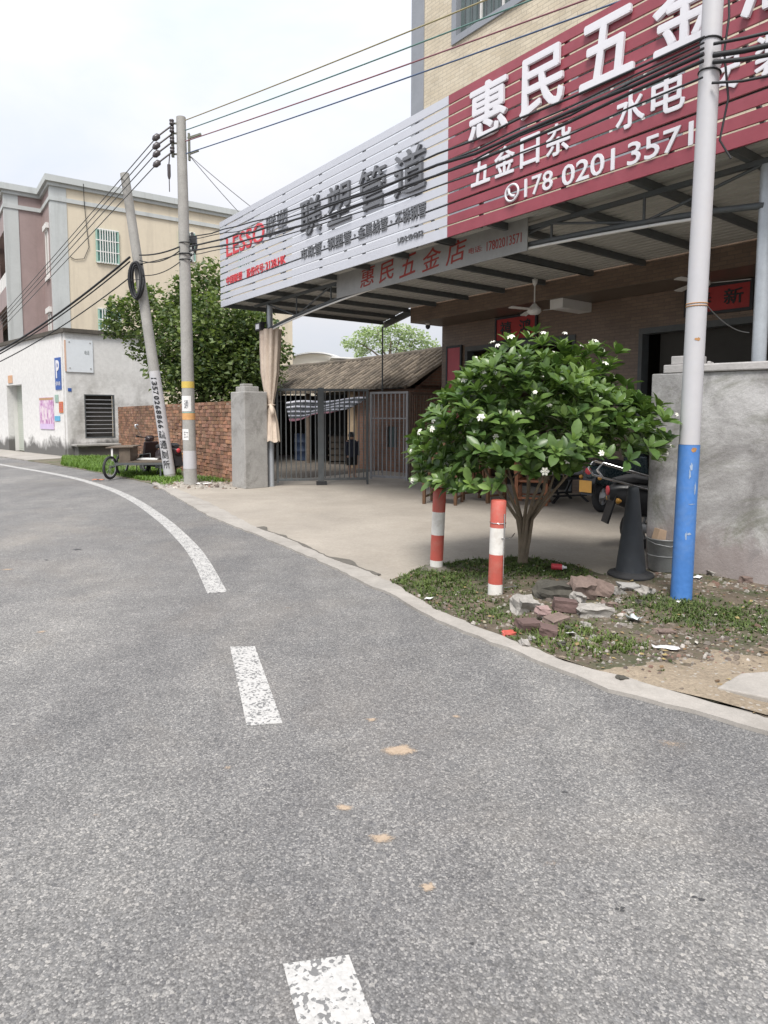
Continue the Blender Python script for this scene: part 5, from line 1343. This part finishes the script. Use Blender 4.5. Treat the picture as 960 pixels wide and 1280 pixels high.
# ------------------------------------------------------------------ motor scooters
def scooter(label,loc,rz,mb_body,plate=None,rack=False,group='parked motor scooters',box=False):
    r=thing('motor_scooter',label,'scooter',loc,rz,group)
    for x,nm in ((-.60,'wheel'),(.66,'wheel')):
        mb=MB(); mb.torus((x,0,.24),.185,.058,'y',28,10,sy=.95); w=mb.build(nm,m_rub,r)
        mb=MB(); mb.torus((x,0,.24),.135,.014,'y',24,6); mb.lathe([(.045,-.06),(.05,-.02),(.05,.02),(.045,.06)],14,X=Matrix.Translation((x,0,.24))@Matrix.Rotation(PI/2,4,'X'))
        for k in range(5):
            a=k*2*PI/5; mb.bar((x,0,.24),(x+.13*math.cos(a),0,.24+.13*math.sin(a)),.03,.02)
        mb.build('rim',m_steel2,w)
    mb=MB(); mb.loft([(-.98,.06,.56,.70),(-.9,.12,.50,.74),(-.7,.16,.42,.76),(-.4,.17,.36,.74),(-.15,.15,.30,.66),(-.05,.12,.26,.42)],16); mb.build('body',mb_body,r)
    mb=MB(); mb.box(-.08,.42,-.14,.14,.22,.28); mb.build('footboard',m_blk,r,bevel=.015)
    mb=MB(); X=Matrix.Translation((.44,0,.24))@Matrix.Rotation(-.22,4,'Y'); mb.box(-.03,.03,-.20,.20,0,.62,0,X); mb.build('leg_shield',mb_body,r,bevel=.025)
    mb=MB(); mb.loft([(-.92,.08,.74,.80),(-.75,.13,.74,.84),(-.4,.14,.72,.83),(-.12,.12,.68,.78),(-.04,.06,.69,.74)],14); mb.build('seat',m_rub,r)
    mb=MB(); mb.loft([(.30,.05,.86,.94),(.36,.12,.84,1.0),(.44,.10,.82,.98),(.5,.04,.84,.92)],14); mb.build('cowl',mb_body,r)
    mb=MB(); mb.lathe([(.01,0),(.06,.005),(.07,-.03)],16,X=Matrix.Translation((.52,0,.90))@Matrix.Rotation(PI/2,4,'Y')); mb.build('headlight',m_lwhite,r)
    mb=MB(); mb.tube([(.30,-.36,.98),(.36,-.2,.96),(.38,0,.95),(.36,.2,.96),(.30,.36,.98)],.014,8)
    for s in (-1,1): mb.tube([(.31,s*.34,.98),(.27,s*.42,.99)],.022,8)
    mb.build('handlebar',m_blk,r)
    for s in (-1,1):
        mb=MB(); mb.tube([(.35,s*.24,.97),(.38,s*.30,1.12),(.36,s*.34,1.2)],.007,6); mb.lathe([(.01,0),(.055,.004),(.06,.012),(.03,.03)],14,X=Matrix.Translation((.36,s*.35,1.23))@Matrix.Rotation(PI/2,4,'Y')); mb.build('mirror',m_chrome,r)
    mb=MB(); mb.tube([(.46,.07,.8),(.62,.07,.30),(.66,.07,.24)],.022,8); mb.tube([(.46,-.07,.8),(.62,-.07,.30),(.66,-.07,.24)],.022,8); mb.build('fork',m_steel2,r)
    mb=MB(); n=10
    vs=[(.66+.27*math.cos(PI*(.15+.75*i/n)),s*.075,.24+.27*math.sin(PI*(.15+.75*i/n))) for i in range(n+1) for s in (-1,1)]
    mb.add(vs,[(2*i,2*i+1,2*i+3,2*i+2) for i in range(n)],0,True); o=mb.build('front_fender',mb_body,r); o.modifiers.new('g','SOLIDIFY').thickness=.008
    mb=MB(); mb.bar((-.1,.11,.24),(-.6,.11,.24),.05,.08); mb.tube([(-.25,-.14,.2),(-.55,-.15,.24),(-.85,-.16,.3)],[.03,.05,.045],12); mb.build('swing_arm',m_steel2,r)
    mb=MB(); mb.add([(-.93,-.11,.62),(-.93,.11,.62),(-1.02,.10,.30),(-1.02,-.10,.30)],[(0,1,2,3)]); o=mb.build('rear_fender',m_blk,r); o.modifiers.new('g','SOLIDIFY').thickness=.02
    mb=MB(); mb.lathe([(.005,.012),(.05,.01),(.055,0)],16,X=Matrix.Translation((-.985,0,.66))@Matrix.Rotation(-PI/2,4,'Y')); mb.build('tail_light',m_lred,r)
    for s in (-1,1):
        mb=MB(); mb.lathe([(.005,.03),(.03,.02),(.032,0),(.01,-.03)],12,X=Matrix.Translation((-.92,s*.16,.56))@Matrix.Rotation(-PI/2,4,'Y')); mb.build('indicator',MAT('amber_lens',(.55,.28,.05),.3,.1) if 'amber_lens' not in bpy.data.materials else bpy.data.materials['amber_lens'],r)
    if plate:
        mb=MB(); mb.box(-1.055,-1.045,-.105,.105,.34,.52); pt=mb.build('number_plate',m_yel,r,bevel=.004)
    if rack:
        mb=MB(); mb.tube([(-.5,-.17,.80),(-1.1,-.17,.98),(-1.16,-.15,.90),(-1.1,-.17,.82),(-.5,-.17,.66)],.013,8); mb.tube([(-.5,.17,.80),(-1.1,.17,.98),(-1.16,.15,.90),(-1.1,.17,.82),(-.5,.17,.66)],.013,8); mb.tube([(-1.1,-.17,.98),(-1.12,0,.985),(-1.1,.17,.98)],.013,8); mb.build('rear_rack',m_chrome,r)
    mb=MB(); mb.tube([(-.3,.12,.24),(-.28,.22,.02)],.014,8); mb.tube([(-.3,-.12,.24),(-.28,-.22,.02)],.014,8); mb.build('stand',m_steel,r)
    return r
p=G(752,641); d=Vector((.80,.60)); rz=math.atan2(d.y,d.x)
scooter('dark teal electric scooter with yellow number plate parked under the canopy',(p.x+.60*d.x,p.y+.60*d.y,.012),rz,m_teal,True)
scooter('black motor scooter with chrome rear rack parked behind the black cone and cement wall',(3.80,7.15,.012),math.atan2(-.05,1.),m_blk,False,True)
d=Vector((-.72,.69)); scooter('black and dark red motor scooter parked between the cart and the brick wall',(-4.98,16.25,.012),math.atan2(d.y,d.x),MAT('dark_red_panels',(.028,.018,.02),.35,.3,5.))

# ------------------------------------------------------------------ cart
ct=thing('flatbed_cart','old flatbed hand cart with wooden deck and spoked wheel beside the brick wall','cart',(-5.25,15.75,.012),.12)
mb=MB()
for i in range(6): mb.box(-.42,.66,-.45+i*.15,-.45+i*.15+.142,.38+R.uniform(0,.006),.42)
mb.build('deck',m_wood,ct,bevel=.004)
mb=MB(); mb.bar((-.48,-.48,.36),(.68,-.48,.36),.04,.05); mb.bar((-.48,.48,.36),(.68,.48,.36),.04,.05); mb.bar((-.48,-.48,.36),(-.48,.48,.36),.04,.05); mb.bar((.66,-.48,.36),(.66,.48,.36),.04,.05); mb.bar((.55,-.46,.34),(.55,-.46,.02),.035); mb.bar((.55,.46,.34),(.55,.46,.02),.035)
mb.bar((-.62,-.5,.30),(-.3,-.5,.36),.02); mb.bar((-.62,.5,.30),(-.3,.5,.36),.02); mb.bar((-.56,-.55,.28),(-.56,.62,.28),.025); mb.build('chassis',m_steel,ct)
for y in (-.55,.62):
    X=Matrix.Translation((-.58,y,.28))@Matrix.Rotation(PI/2-.1,4,'Z')
    X=Matrix.Translation((-.58,y,.28))@Matrix.Rotation(1.22,4,'Z')
    mb=MB(); mb.torus((0,0,0),.25,.03,'y',30,8,X=X); w=mb.build('wheel',m_rub,ct)
    mb=MB(); mb.torus((0,0,0),.215,.012,'y',30,6,X=X)
    for k in range(12): a=k*PI/6; mb.tube([X@Vector((0,0,0)),X@Vector((.215*math.cos(a),0,.215*math.sin(a)))],.004,5)
    mb.build('rim',m_steel2,w)
mb=MB(); mb.box(-.40,-.14,-.44,.40,.42,.74); mb.build('wooden_box',m_wood,ct,bevel=.01)
mb=MB(); mb.bar((-.55,-.45,.44),(-.55,-.45,.75),.04); mb.build('upright',m_white,ct)
mb=MB(); X=Matrix.Rotation(-.03,4,'Y'); mb.box(-.66,-.04,-.50,.46,.762,.79,0,X); o=mb.build('tabletop_board',m_wood,None,bevel=.004); o.location=(-5.25,15.75,.0); o.rotation_euler=(0,0,.12); tag(o,'weathered wooden board lying on top of the cart box','board')
mb=MB(); X=Matrix.Rotation(.02,4,'Y'); mb.box(-.08,.40,-.10,.42,.445,.46,0,X); o=mb.build('white_sheet_board',m_white,None); o.location=(-5.25,15.75,.0); o.rotation_euler=(0,0,.12); tag(o,'flat white board lying on the cart deck','board')
mb=MB(); 
for y in (0,.45): mb.tube([(0,y,0),(0,y,.5),(.35,y,.55),(.35,y,.0)],.012,6)
mb.tube([(0,0,.5),(0,.45,.5)],.012,6); mb.tube([(0,0,.25),(0,.45,.25)],.012,6)
o=mb.build('iron_rack',m_steel,None,loc=(-5.55,16.35,.012)); tag(o,'small rusty iron rack standing behind the cart','rack')

# ------------------------------------------------------------------ wooden chairs and rack under the canopy
def chair(label,x,y,rz,mat):
    r=thing('wooden_armchair',label,'chair',(x,y,.012),rz,'wooden armchairs under the canopy')
    for sx in (-.27,.27):
        for sy in (-.24,.24):
            mb=MB(); mb.bar((sx,sy,0),(sx*(1.02),sy,.66 if sy<0 else .64),.05,.06); mb.build('leg',mat,r,bevel=.006)
        mb=MB(); mb.bar((sx,-.30,.66),(sx,.28,.65),.07,.035); mb.build('armrest',mat,r,bevel=.008)
    mb=MB(); mb.box(-.27,.27,-.26,.24,.38,.42); mb.build('seat',mat,r,bevel=.008)
    mb=MB(); mb.bar((-.27,-.24,.34),(.27,-.24,.34),.03,.08); mb.bar((-.27,.24,.34),(.27,.24,.34),.03,.08); mb.bar((-.27,-.24,.12),(-.27,.24,.12),.03); mb.bar((.27,-.24,.12),(.27,.24,.12),.03); mb.build('rail',mat,r)
    mb=MB(); mb.bar((-.25,.24,.42),(-.25,.34,1.0),.04,.05); mb.bar((.25,.24,.42),(.25,.34,1.0),.04,.05); mb.bar((-.27,.34,1.0),(.27,.34,1.0),.05,.09)
    for i in range(6): x=-.18+i*.072; mb.bar((x,.25,.42),(x,.335,.96),.03,.012)
    mb.build('backrest',mat,r)
    return r
chair('brown wooden armchair with slatted back behind the left bollard',1.50,11.05,2.75,m_rose)
chair('dark wooden armchair half hidden behind the shrub stems',2.25,11.35,2.3,m_rose)
chair('orange brown wooden armchair right of the shrub stems',3.02,11.0,1.2,m_rose2)
r=thing('low_black_stand','low black metal stand with splayed legs beside the teal scooter','stand',(3.62,11.3,.012),.3)
mb=MB(); mb.box(-.4,.4,-.25,.25,.40,.44); mb.build('top',m_blk,r); 
for sx in (-1,1):
    for sy in (-1,1):
        mb=MB(); mb.bar((sx*.36,sy*.22,.40),(sx*.22,sy*.22,.12),.035); mb.bar((sx*.22,sy*.22,.12),(sx*.36,sy*.24,0),.035); mb.build('leg',m_blk,r)
mb=MB(); mb.bar((-.34,-.22,.12),(.34,-.22,.12),.03); mb.bar((-.34,.22,.12),(.34,.22,.12),.03); mb.build('stretcher',m_blk,r)
mb=MB(); mb.loft([(-.36,.12,0,.2),(-.3,.2,-.0,.34),(0,.22,-.0,.38),(.25,.2,0,.3),(.35,.1,0,.18)],16)
for i,v in enumerate(mb.v): mb.v[i]=v+Vector((noise.noise(v*9)*.03,noise.noise(v*9+Vector((3,0,0)))*.03,noise.noise(v*8+Vector((0,5,0)))*.03))
o=mb.build('wrapped_bundle',MAT('clear_wrapping',(.52,.53,.56),.25,.2,14.),None,loc=(3.62,11.3,.465)); o.rotation_euler=(0,0,.3); tag(o,'pale plastic wrapped bundle on the low black stand','bundle')

# ------------------------------------------------------------------ rubble on the verge, each piece its own thing
def rock(name,label,cat,u,v,size,mat,rz,tilt=(0,0),sub=3,irr=.14,zoff=0.,brick=False):
    size=tuple(k*.88 for k in size); irr*=1.35; p=G(u,v,.05); rr=random.Random(int(u*7+v)); bm=bmesh.new()
    if sub>1: bmesh.ops.create_cube(bm,size=1.); bmesh.ops.subdivide_edges(bm,edges=bm.edges[:],cuts=sub,use_grid_fill=True)
    else: bmesh.ops.create_cube(bm,size=1.); bmesh.ops.subdivide_edges(bm,edges=bm.edges[:],cuts=3,use_grid_fill=True)
    ofs=Vector((rr.uniform(0,50),rr.uniform(0,50),0)); k1,k2=rr.uniform(-.25,.25),rr.uniform(-.25,.25)
    for vv in bm.verts:
        c=vv.co; n=noise.noise(c*2.2+ofs); n2=noise.noise(c*6+ofs)
        f=1+irr*n*2+irr*.5*n2; c=Vector((c.x*f+k1*c.z*irr*2,c.y*f+k2*c.z*irr*2,c.z*(1+irr*noise.noise(c*1.7+ofs+Vector((9,9,0)))*2)))
        vv.co=Vector((c.x*size[0],c.y*size[1],c.z*size[2]))
    me=bpy.data.meshes.new(name); bm.to_mesh(me); bm.free(); me.materials.append(mat)
    o=bpy.data.objects.new(name,me); COL.objects.link(o); o.rotation_euler=(tilt[0],tilt[1],rz)
    o.location=(p.x,p.y,isl_z(p.x,p.y)+size[2]*.33+zoff)
    return tag(o,label,cat,'rubble pieces on the verge')
m_darkst=MAT('mossy_dark_stone',(.075,.07,.058),.97,.4,6.,.7,25.); m_purpb=MAT('dark_purple_brick',(.135,.088,.08),.95,.25,7.,.5,30.)
rock('concrete_chunk','pale grey concrete chunk left end of the rubble heap','rubble',655,762,(.17,.13,.15),m_rubber_grey,.4,(.35,.2))
rock('stone_block','large dark mossy stone block in the middle of the rubble heap','rubble',692,748,(.30,.20,.15),m_darkst,.15,(.0,.05),irr=.18)
rock('brick','dark purple brick at the lower left of the rubble heap','brick',661,781,(.19,.11,.085),m_purpb,.35,(.1,.1),irr=.05)
rock('brick','small dark brick nearest the road under the rubble heap','brick',685,789,(.13,.11,.085),m_purpb,-.3,(.1,.15),irr=.06)
rock('brick','flat pinkish brown brick at the front of the rubble heap','brick',695,776,(.18,.12,.07),m_redbr,.5,(.12,-.1),irr=.05)
rock('brick','dark brick lying against the mossy stone block','brick',706,765,(.19,.11,.09),m_purpb,-.15,(.0,.1),irr=.05,zoff=.02)
rock('brick_fragment','pale pink brick fragment on top of the front bricks','brick',678,772,(.10,.08,.06),m_pinkbr,.2,(.1,.1),irr=.1,zoff=.06)
rock('masonry_chunk','broken masonry chunk with red brick and grey mortar leaning on the heap','rubble',727,748,(.22,.13,.16),m_redbr,.25,(.5,.1),irr=.16,zoff=.03)
rock('masonry_chunk','grey and red brick masonry chunk at the top right of the heap','rubble',747,741,(.24,.15,.14),m_redbr,-.2,(-.2,.3),irr=.14,zoff=.02)
rock('concrete_chunk','tilted pale concrete slab chunk right end of the rubble heap','rubble',768,738,(.20,.14,.07),m_rubber_grey,.5,(.1,.5),irr=.1)
rock('concrete_chunk','low grey weathered concrete chunk in front of the red masonry','rubble',738,768,(.26,.14,.11),m_rubber_grey,.1,(.1,.05),irr=.2)
rock('concrete_chunk','small grey chunk between the red masonry and low concrete chunk','rubble',722,757,(.13,.1,.09),m_rubber_grey,.9,(.2,.1),irr=.2,zoff=.03)
rock('concrete_chunk','grey broken chunk beside the foot of the black cone','rubble',786,733,(.20,.11,.07),m_slabc,.2,(.1,.1),irr=.2)
rock('concrete_chunk','pale chunk right of the cone foot','rubble',808,738,(.13,.10,.08),m_rubber_grey,.6,(.1,.3),irr=.22)
rock('brick_fragment','small red brick fragment at the foot of the cement wall','brick',932,724,(.10,.07,.07),m_redbr,.3,(.1,.1),irr=.12)
rock('concrete_chunk','flat grey stone at the foot of the cement wall beside the blue pole','rubble',893,716,(.14,.09,.05),m_rubber_grey,.4,(.1,.1),irr=.2)
rock('stone','flat brown stone on the earth below the blue pole','stone',832,786,(.12,.07,.035),m_redbr,.1,(.05,.1),irr=.2)
rock('stone','small dark stone on the sandy edge near the road','stone',778,842,(.07,.05,.035),m_darkst,.3,(.1,.1),irr=.2)
rock('brick_fragment','orange brick fragment in weeds below the second bollard','brick',636,788,(.09,.05,.035),m_bolr,.3,(.1,.1),irr=.15)
for i,(u,v) in enumerate([(712,782),(730,780),(752,770),(668,796),(700,800),(722,795),(763,757),(645,776),(752,752),(776,752),(740,792),(655,800),(782,764),(800,752)]):
    rock('rubble_fragment','small broken fragment scattered around the rubble heap','rubble',u+R.uniform(-3,3),v+R.uniform(-2,2),(R.uniform(.04,.08),R.uniform(.03,.06),R.uniform(.025,.045)),R.choice((m_rubber_grey,m_redbr,m_rubber_grey,m_darkst)),R.uniform(0,3),(R.uniform(-.3,.3),R.uniform(-.3,.3)),irr=.2)
def litter(name,label,cat,u,v,pts,mat,h=.012):
    p=G(u,v,.04); z=isl_z(p.x,p.y)+.004 if in_isl(p.x,p.y) else .006
    mb=MB(); n=6; vs=[]
    w,l,rz=pts; X=Matrix.Translation((p.x,p.y,z))@Matrix.Rotation(rz,4,'Z')
    for i in range(n+1):
        for j in range(4):
            x=-l/2+l*i/n; y=-w/2+w*j/3; vs.append((x,y,h*(.6+.8*noise.noise(Vector((x*30+u,y*30,v)))) + .004))
    mb.add(vs,[(i*4+j,(i+1)*4+j,(i+1)*4+j+1,i*4+j+1) for i in range(n) for j in range(3)],0,True,X)
    o=mb.build(name,mat); o.modifiers.new('g','SOLIDIFY').thickness=.002
    return tag(o,label,cat)
litter('paper_scrap','long white paper scrap on the bare earth below the blue pole','paper',832,806,(.06,.16,-.25),m_paper,.02)
litter('plastic_bag','crumpled clear plastic bag on the earth right of the rubble','plastic bag',793,775,(.09,.10,.7),MAT('clear_bag',(.55,.60,.60),.3,.15,20.),.05)
litter('paper_scrap','small white scrap at the grass edge near the left bollard','paper',536,748,(.04,.07,.6),m_paper,.02)
litter('paper_scrap','white scrap beside the front weeds by the road strip','paper',713,792,(.04,.06,.2),m_paper,.02)
litter('paper_scrap','white scrap lying near the foot of the blue pole','paper',848,750,(.03,.06,.9),m_paper,.015)
litter('paper_scrap','white scrap against the foot of the cement wall','paper',872,722,(.05,.09,.3),m_paper,.03)
litter('paper_scrap','small white scrap beside the straight utility pole','paper',255,604,(.18,.35,.3),m_paper,.05)
litter('paper_scrap','orange scrap lying by the cart wheel','paper',123,599,(.10,.25,.1),m_or,.04)
mb=MB(); p=G(689,717); mb.lathe([(.028,0),(.03,.01),(.03,.09),(.026,.1)],14,X=Matrix.Translation((p.x,p.y,.07))@Matrix.Rotation(1.2,4,'Z')@Matrix.Rotation(PI/2,4,'X')); mb.lathe([(.026,.1),(.012,.12),(.012,.14)],12,X=Matrix.Translation((p.x,p.y,.07))@Matrix.Rotation(1.2,4,'Z')@Matrix.Rotation(PI/2,4,'X'),mi=1)
tag(mb.build('drink_bottle',[m_lred,m_paper]),'red drink bottle lying on the weeds behind the rubble','bottle')

# ------------------------------------------------------------------ stuff: gravel crumbs, fallen leaves, weeds, grass
RG=random.Random(21)
def crumbs(mb,n,pick,zf,smin,smax,cols):
    for i in range(n):
        q=pick()
        if q is None: continue
        x,y=q; s=RG.uniform(smin,smax)*RG.choice((.6,.8,1,1,1.5)); z=zf(x,y)
        c=RG.choice(cols); g=RG.uniform(.7,1.2); c=tuple(k*g for k in c)
        top=[(x+s*RG.uniform(.3,.8)*math.cos(a+RG.uniform(-.3,.3)),y+s*RG.uniform(.3,.8)*math.sin(a),z+s*RG.uniform(.25,.65)) for a in (0,1.57,3.14,4.71)]
        bot=[(x+s*math.cos(a),y+s*math.sin(a),z-.004) for a in (0,1.57,3.14,4.71)]
        mb.add(bot+top,[(4,5,6,7),(0,1,5,4),(1,2,6,5),(2,3,7,6),(3,0,4,7)],0,False,None,c)
def m_attr(name,rough=.9):
    m,t,b=nt(name); a=nd(t,'ShaderNodeAttribute',attribute_name='Col'); co=objco(t); n=noise_(t,co,60.,3)
    lk(t,mix(t,1.,a.outputs['Color'],ramp(t,n,[(.3,.75),(.7,1.2)]),'MULTIPLY'),b.inputs['Base Color']); b.inputs['Roughness'].default_value=rough; return m
m_crumb=m_attr('gravel_crumb')
def in_island():
    for _ in range(30):
        x,y=RG.uniform(.3,4.2),RG.uniform(2.6,6.8)
        if in_isl(x,y): return x,y
def near_heap():
    x,y=RG.gauss(1.75,.5),RG.gauss(4.7,.35); return (x,y) if in_isl(x,y) else None
mb=MB(); stonec=[(.30,.28,.25),(.24,.21,.18),(.19,.155,.12),(.36,.33,.30),(.21,.13,.10),(.13,.105,.09),(.15,.12,.095)]
crumbs(mb,1000,in_island,isl_z,.004,.013,stonec); crumbs(mb,500,near_heap,isl_z,.006,.024,stonec)
def near_sand():
    x,y=RG.uniform(1.3,4.),0; y=4.15-.18*(x-1.5)+RG.gauss(-.05,.22); return (x,y) if in_isl(x,y) else None
crumbs(mb,900,near_sand,lambda x,y:isl_z(x,y)+.006,.005,.018,stonec)
def near_wall():
    k=RG.uniform(0,1.2); x,y=2.83+.787*k-RG.uniform(.02,.35)*.617,6.2-.617*k-RG.uniform(.02,.35)*.787; return (x,y) if in_isl(x,y) else None
crumbs(mb,220,near_wall,isl_z,.01,.03,stonec)
struct(mb.build('gravel',m_crumb),'stuff','gravel and broken crumbs strewn over the earth verge')
mb=MB(); leafc=[(.24,.17,.085),(.18,.115,.06),(.30,.23,.10),(.14,.09,.05),(.30,.27,.19),(.40,.38,.33)]
for i in range(850):
    q=in_island()
    if not q: continue
    x,y=q; L=RG.uniform(.015,.045); a=RG.uniform(0,6.28); z=isl_z(x,y)+RG.uniform(.004,.018); d=Vector((math.cos(a),math.sin(a),RG.uniform(-.2,.3))); s=Vector((-math.sin(a),math.cos(a),RG.uniform(-.3,.3)))*.35; p=Vector((x,y,z))
    mb.add([p,p+d*L*.5-s*L,p+d*L,p+d*L*.5+s*L+Vector((0,0,.004))],[(0,1,2),(0,2,3)],0,False,None,RG.choice(leafc))
struct(mb.build('fallen_leaves',m_crumb),'stuff','dry fallen leaves and scraps scattered on the earth verge')
def weed_d(x,y):
    n=noise.noise(Vector((x*1.9,y*1.9,5.)))
    d=.0
    if y>5.35 and x<2.2: d=.55+n
    if y>5.75 and x<2.0: d+=.35
    for cx,cy,r,k in ((1.42,4.25,.28,1.3),(1.72,4.12,.16,1.3),(.75,5.2,.35,.8),(2.45,4.9,.32,1.2),(2.75,4.65,.4,.6),(3.0,4.4,.5,.4),(1.0,4.75,.25,.7),(.55,5.75,.25,1.)):
        d+=k*math.exp(-((x-cx)**2+(y-cy)**2)/(r*r))
    return d+.15*n
mb=MB(); cnt=0
while cnt<3400:
    q=in_island()
    if not q: continue
    x,y=q
    if RG.random()>weed_d(x,y): continue
    cnt+=1; z=isl_z(x,y); nb=RG.choice((3,4,5)); bright=math.exp(-((x-1.5)**2+(y-4.2)**2)/.15)
    for k in range(nb):
        a=RG.uniform(0,6.28); L=RG.uniform(.010,.030); el=RG.uniform(.3,1.2); d=Vector((math.cos(a)*math.cos(el),math.sin(a)*math.cos(el),math.sin(el)))
        s=Vector((-math.sin(a),math.cos(a),0))*L*.28; p=Vector((x,y,z-.003)); g=min(1,RG.uniform(.0,.55)+.45*bright)
        mb.add([p,p+d*L*.6-s,p+d*L-Vector((0,0,L*.1)),p+d*L*.6+s],[(0,1,2),(0,2,3)],0,False,None,(g,g,g))
cnt=0
while cnt<1500:
    q=in_island()
    if not q: continue
    x,y=q
    if RG.random()>weed_d(x,y)-.15: continue
    cnt+=1; z=isl_z(x,y); bright=math.exp(-((x-1.5)**2+(y-4.2)**2)/.15)+.6*math.exp(-((x-.6)**2+(y-5.6)**2)/.1)
    for k in range(5):
        a=RG.uniform(0,6.28); L=RG.uniform(.02,.055)*(1+.4*bright); ln_=RG.uniform(.2,.9); d=Vector((math.cos(a)*ln_,math.sin(a)*ln_,1)).normalized(); sd_=Vector((-math.sin(a),math.cos(a),0))*.0045; g=min(1,RG.uniform(.05,.7)+.35*bright); p=Vector((x+RG.uniform(-.02,.02),y+RG.uniform(-.02,.02),z-.004)); tip=p+d*L+Vector((math.cos(a),math.sin(a),-.5))*L*.3
        mb.add([p-sd_,p+sd_,p+d*L*.6+sd_*.8,p+d*L*.6-sd_*.8,tip],[(0,1,2,3),(3,2,4)],0,False,None,(g,g,g))
struct(mb.build('weeds',m_weed),'stuff','low green weeds growing over the earth verge')
mb=MB(); cnt=0; tri=0
def verge_pick():
    r=RG.random()
    if r<.45: p=G(RG.uniform(78,150),RG.uniform(573,600))
    elif r<.8: p=G(RG.uniform(120,225),RG.uniform(588,602))
    else: p=G(RG.uniform(190,300),RG.uniform(598,612))
    return p
while cnt<5200 and tri<40000:
    tri+=1; p=verge_pick()
    dens_=.95 if p.x<-5 else (.55 if p.x<-4.2 else .28)
    if RG.random()>dens_: continue
    # keep off the road and behind the kerb
    onroad=False
    for a,b in zip(edge,edge[1:]):
        if min(a[1],b[1])<=p.y<=max(a[1],b[1]):
            ex=a[0]+(b[0]-a[0])*(p.y-a[1])/((b[1]-a[1]) or 1)
            if p.x<ex+.12: onroad=True
    if onroad or (p.x>-4.0 and p.y<14.55) : continue
    cnt+=1
    for k in range(3):
        a=RG.uniform(0,6.28); L=RG.uniform(.06,.17)*(1.15 if p.x<-5.5 else .8); ln_=RG.uniform(.1,.6); d=Vector((math.cos(a)*ln_,math.sin(a)*ln_,1)).normalized(); s=Vector((-math.sin(a),math.cos(a),0))*.012; g=RG.uniform(.2,1.)
        q=Vector((p.x+RG.uniform(-.04,.04),p.y+RG.uniform(-.04,.04),.0)); tip=q+d*L+Vector((math.cos(a),math.sin(a),-.3))*L*.25
        mb.add([q-s,q+s,q+d*L*.6+s*.7,q+d*L*.6-s*.7,tip],[(0,1,2,3),(3,2,4)],0,False,None,(g,g,g))
struct(mb.build('grass',m_grass),'stuff','bright green grass on the verge by the white building and poles')
mb=MB(); crumbs(mb,260,lambda:(lambda p:(p.x,p.y))(G(RG.uniform(190,300),RG.uniform(600,612))) ,lambda x,y:.012,.01,.05,stonec+[(.5,.47,.42)]); struct(mb.build('gravel',m_crumb),'stuff','stones and scraps at the foot of the utility poles')

# ------------------------------------------------------------------ sky, sun, camera
w=bpy.data.worlds.new('World'); SC.world=w; w.use_nodes=True; t=w.node_tree; bg=t.nodes['Background']
SUN_EL,SUN_ROT=math.radians(58),math.radians(193)
sky=nd(t,'ShaderNodeTexSky',sky_type='NISHITA',sun_disc=False,sun_elevation=SUN_EL,sun_rotation=SUN_ROT,air_density=1.2,dust_density=3.,ozone_density=1.)
tc=t.nodes.new('ShaderNodeTexCoord'); mp=nd(t,'ShaderNodeMapping'); mp.inputs['Scale'].default_value=(1.,1.,2.4); lk(t,tc.outputs['Generated'],mp.inputs[0])
n1=noise_(t,mp.outputs[0],1.7,6,.55,.3)
cl_=ramp(t,n1,[(.3,(.80,.88,.985)),(.55,(.92,.945,1.02)),(.75,(1.,.99,1.03))])
sz=nd(t,'ShaderNodeSeparateXYZ'); lk(t,tc.outputs['Generated'],sz.inputs[0])
ov=math_(t,'MULTIPLY_ADD',math_(t,'MAXIMUM',sz.outputs[2],0.),4.6,3.95)   # an overcast sky is brightest overhead
vm=nd(t,'ShaderNodeVectorMath',operation='SCALE'); lk(t,cl_,vm.inputs[0]); lk(t,ov,vm.inputs['Scale']); cl_=vm.outputs[0]
f=ramp(t,n1,[(.25,.82),(.6,.97)])
lk(t,mix(t,f,sky.outputs[0],cl_),bg.inputs[0]); bg.inputs[1].default_value=.066
sl=bpy.data.lights.new('sun','SUN'); sl.energy=1.5; sl.angle=math.radians(22); sl.color=(1.,.96,.90)
so_=bpy.data.objects.new('sun',sl); COL.objects.link(so_)
# Nishita: rotation 0 puts the sun on +Y, positive rotation turns it clockwise seen from above
sd=Vector((math.sin(SUN_ROT)*math.cos(SUN_EL),math.cos(SUN_ROT)*math.cos(SUN_EL),math.sin(SUN_EL)))
so_.rotation_euler=sd.to_track_quat('Z','Y').to_euler(); so_.location=(0,0,30)
cam=bpy.data.cameras.new('camera'); co=bpy.data.objects.new('camera',cam); COL.objects.link(co); SC.camera=co
co.location=(0,0,EYE); co.rotation_euler=(PI/2-TH,0,0)
cam.sensor_fit='VERTICAL'; cam.sensor_height=36.; cam.lens=FPX/1280*36.; cam.shift_x=(480-CX)/1280; cam.shift_y=(CY-640)/1280
cam.clip_start=.05; cam.clip_end=2000
SC.render.resolution_x=768; SC.render.resolution_y=1024
SC.view_settings.view_transform='Standard'; SC.view_settings.look='None'; SC.view_settings.gamma=1.; SC.view_settings.exposure=1.52; SC.view_settings.use_curve_mapping=False
SC.cycles.use_denoising=True; SC.cycles.max_bounces=8
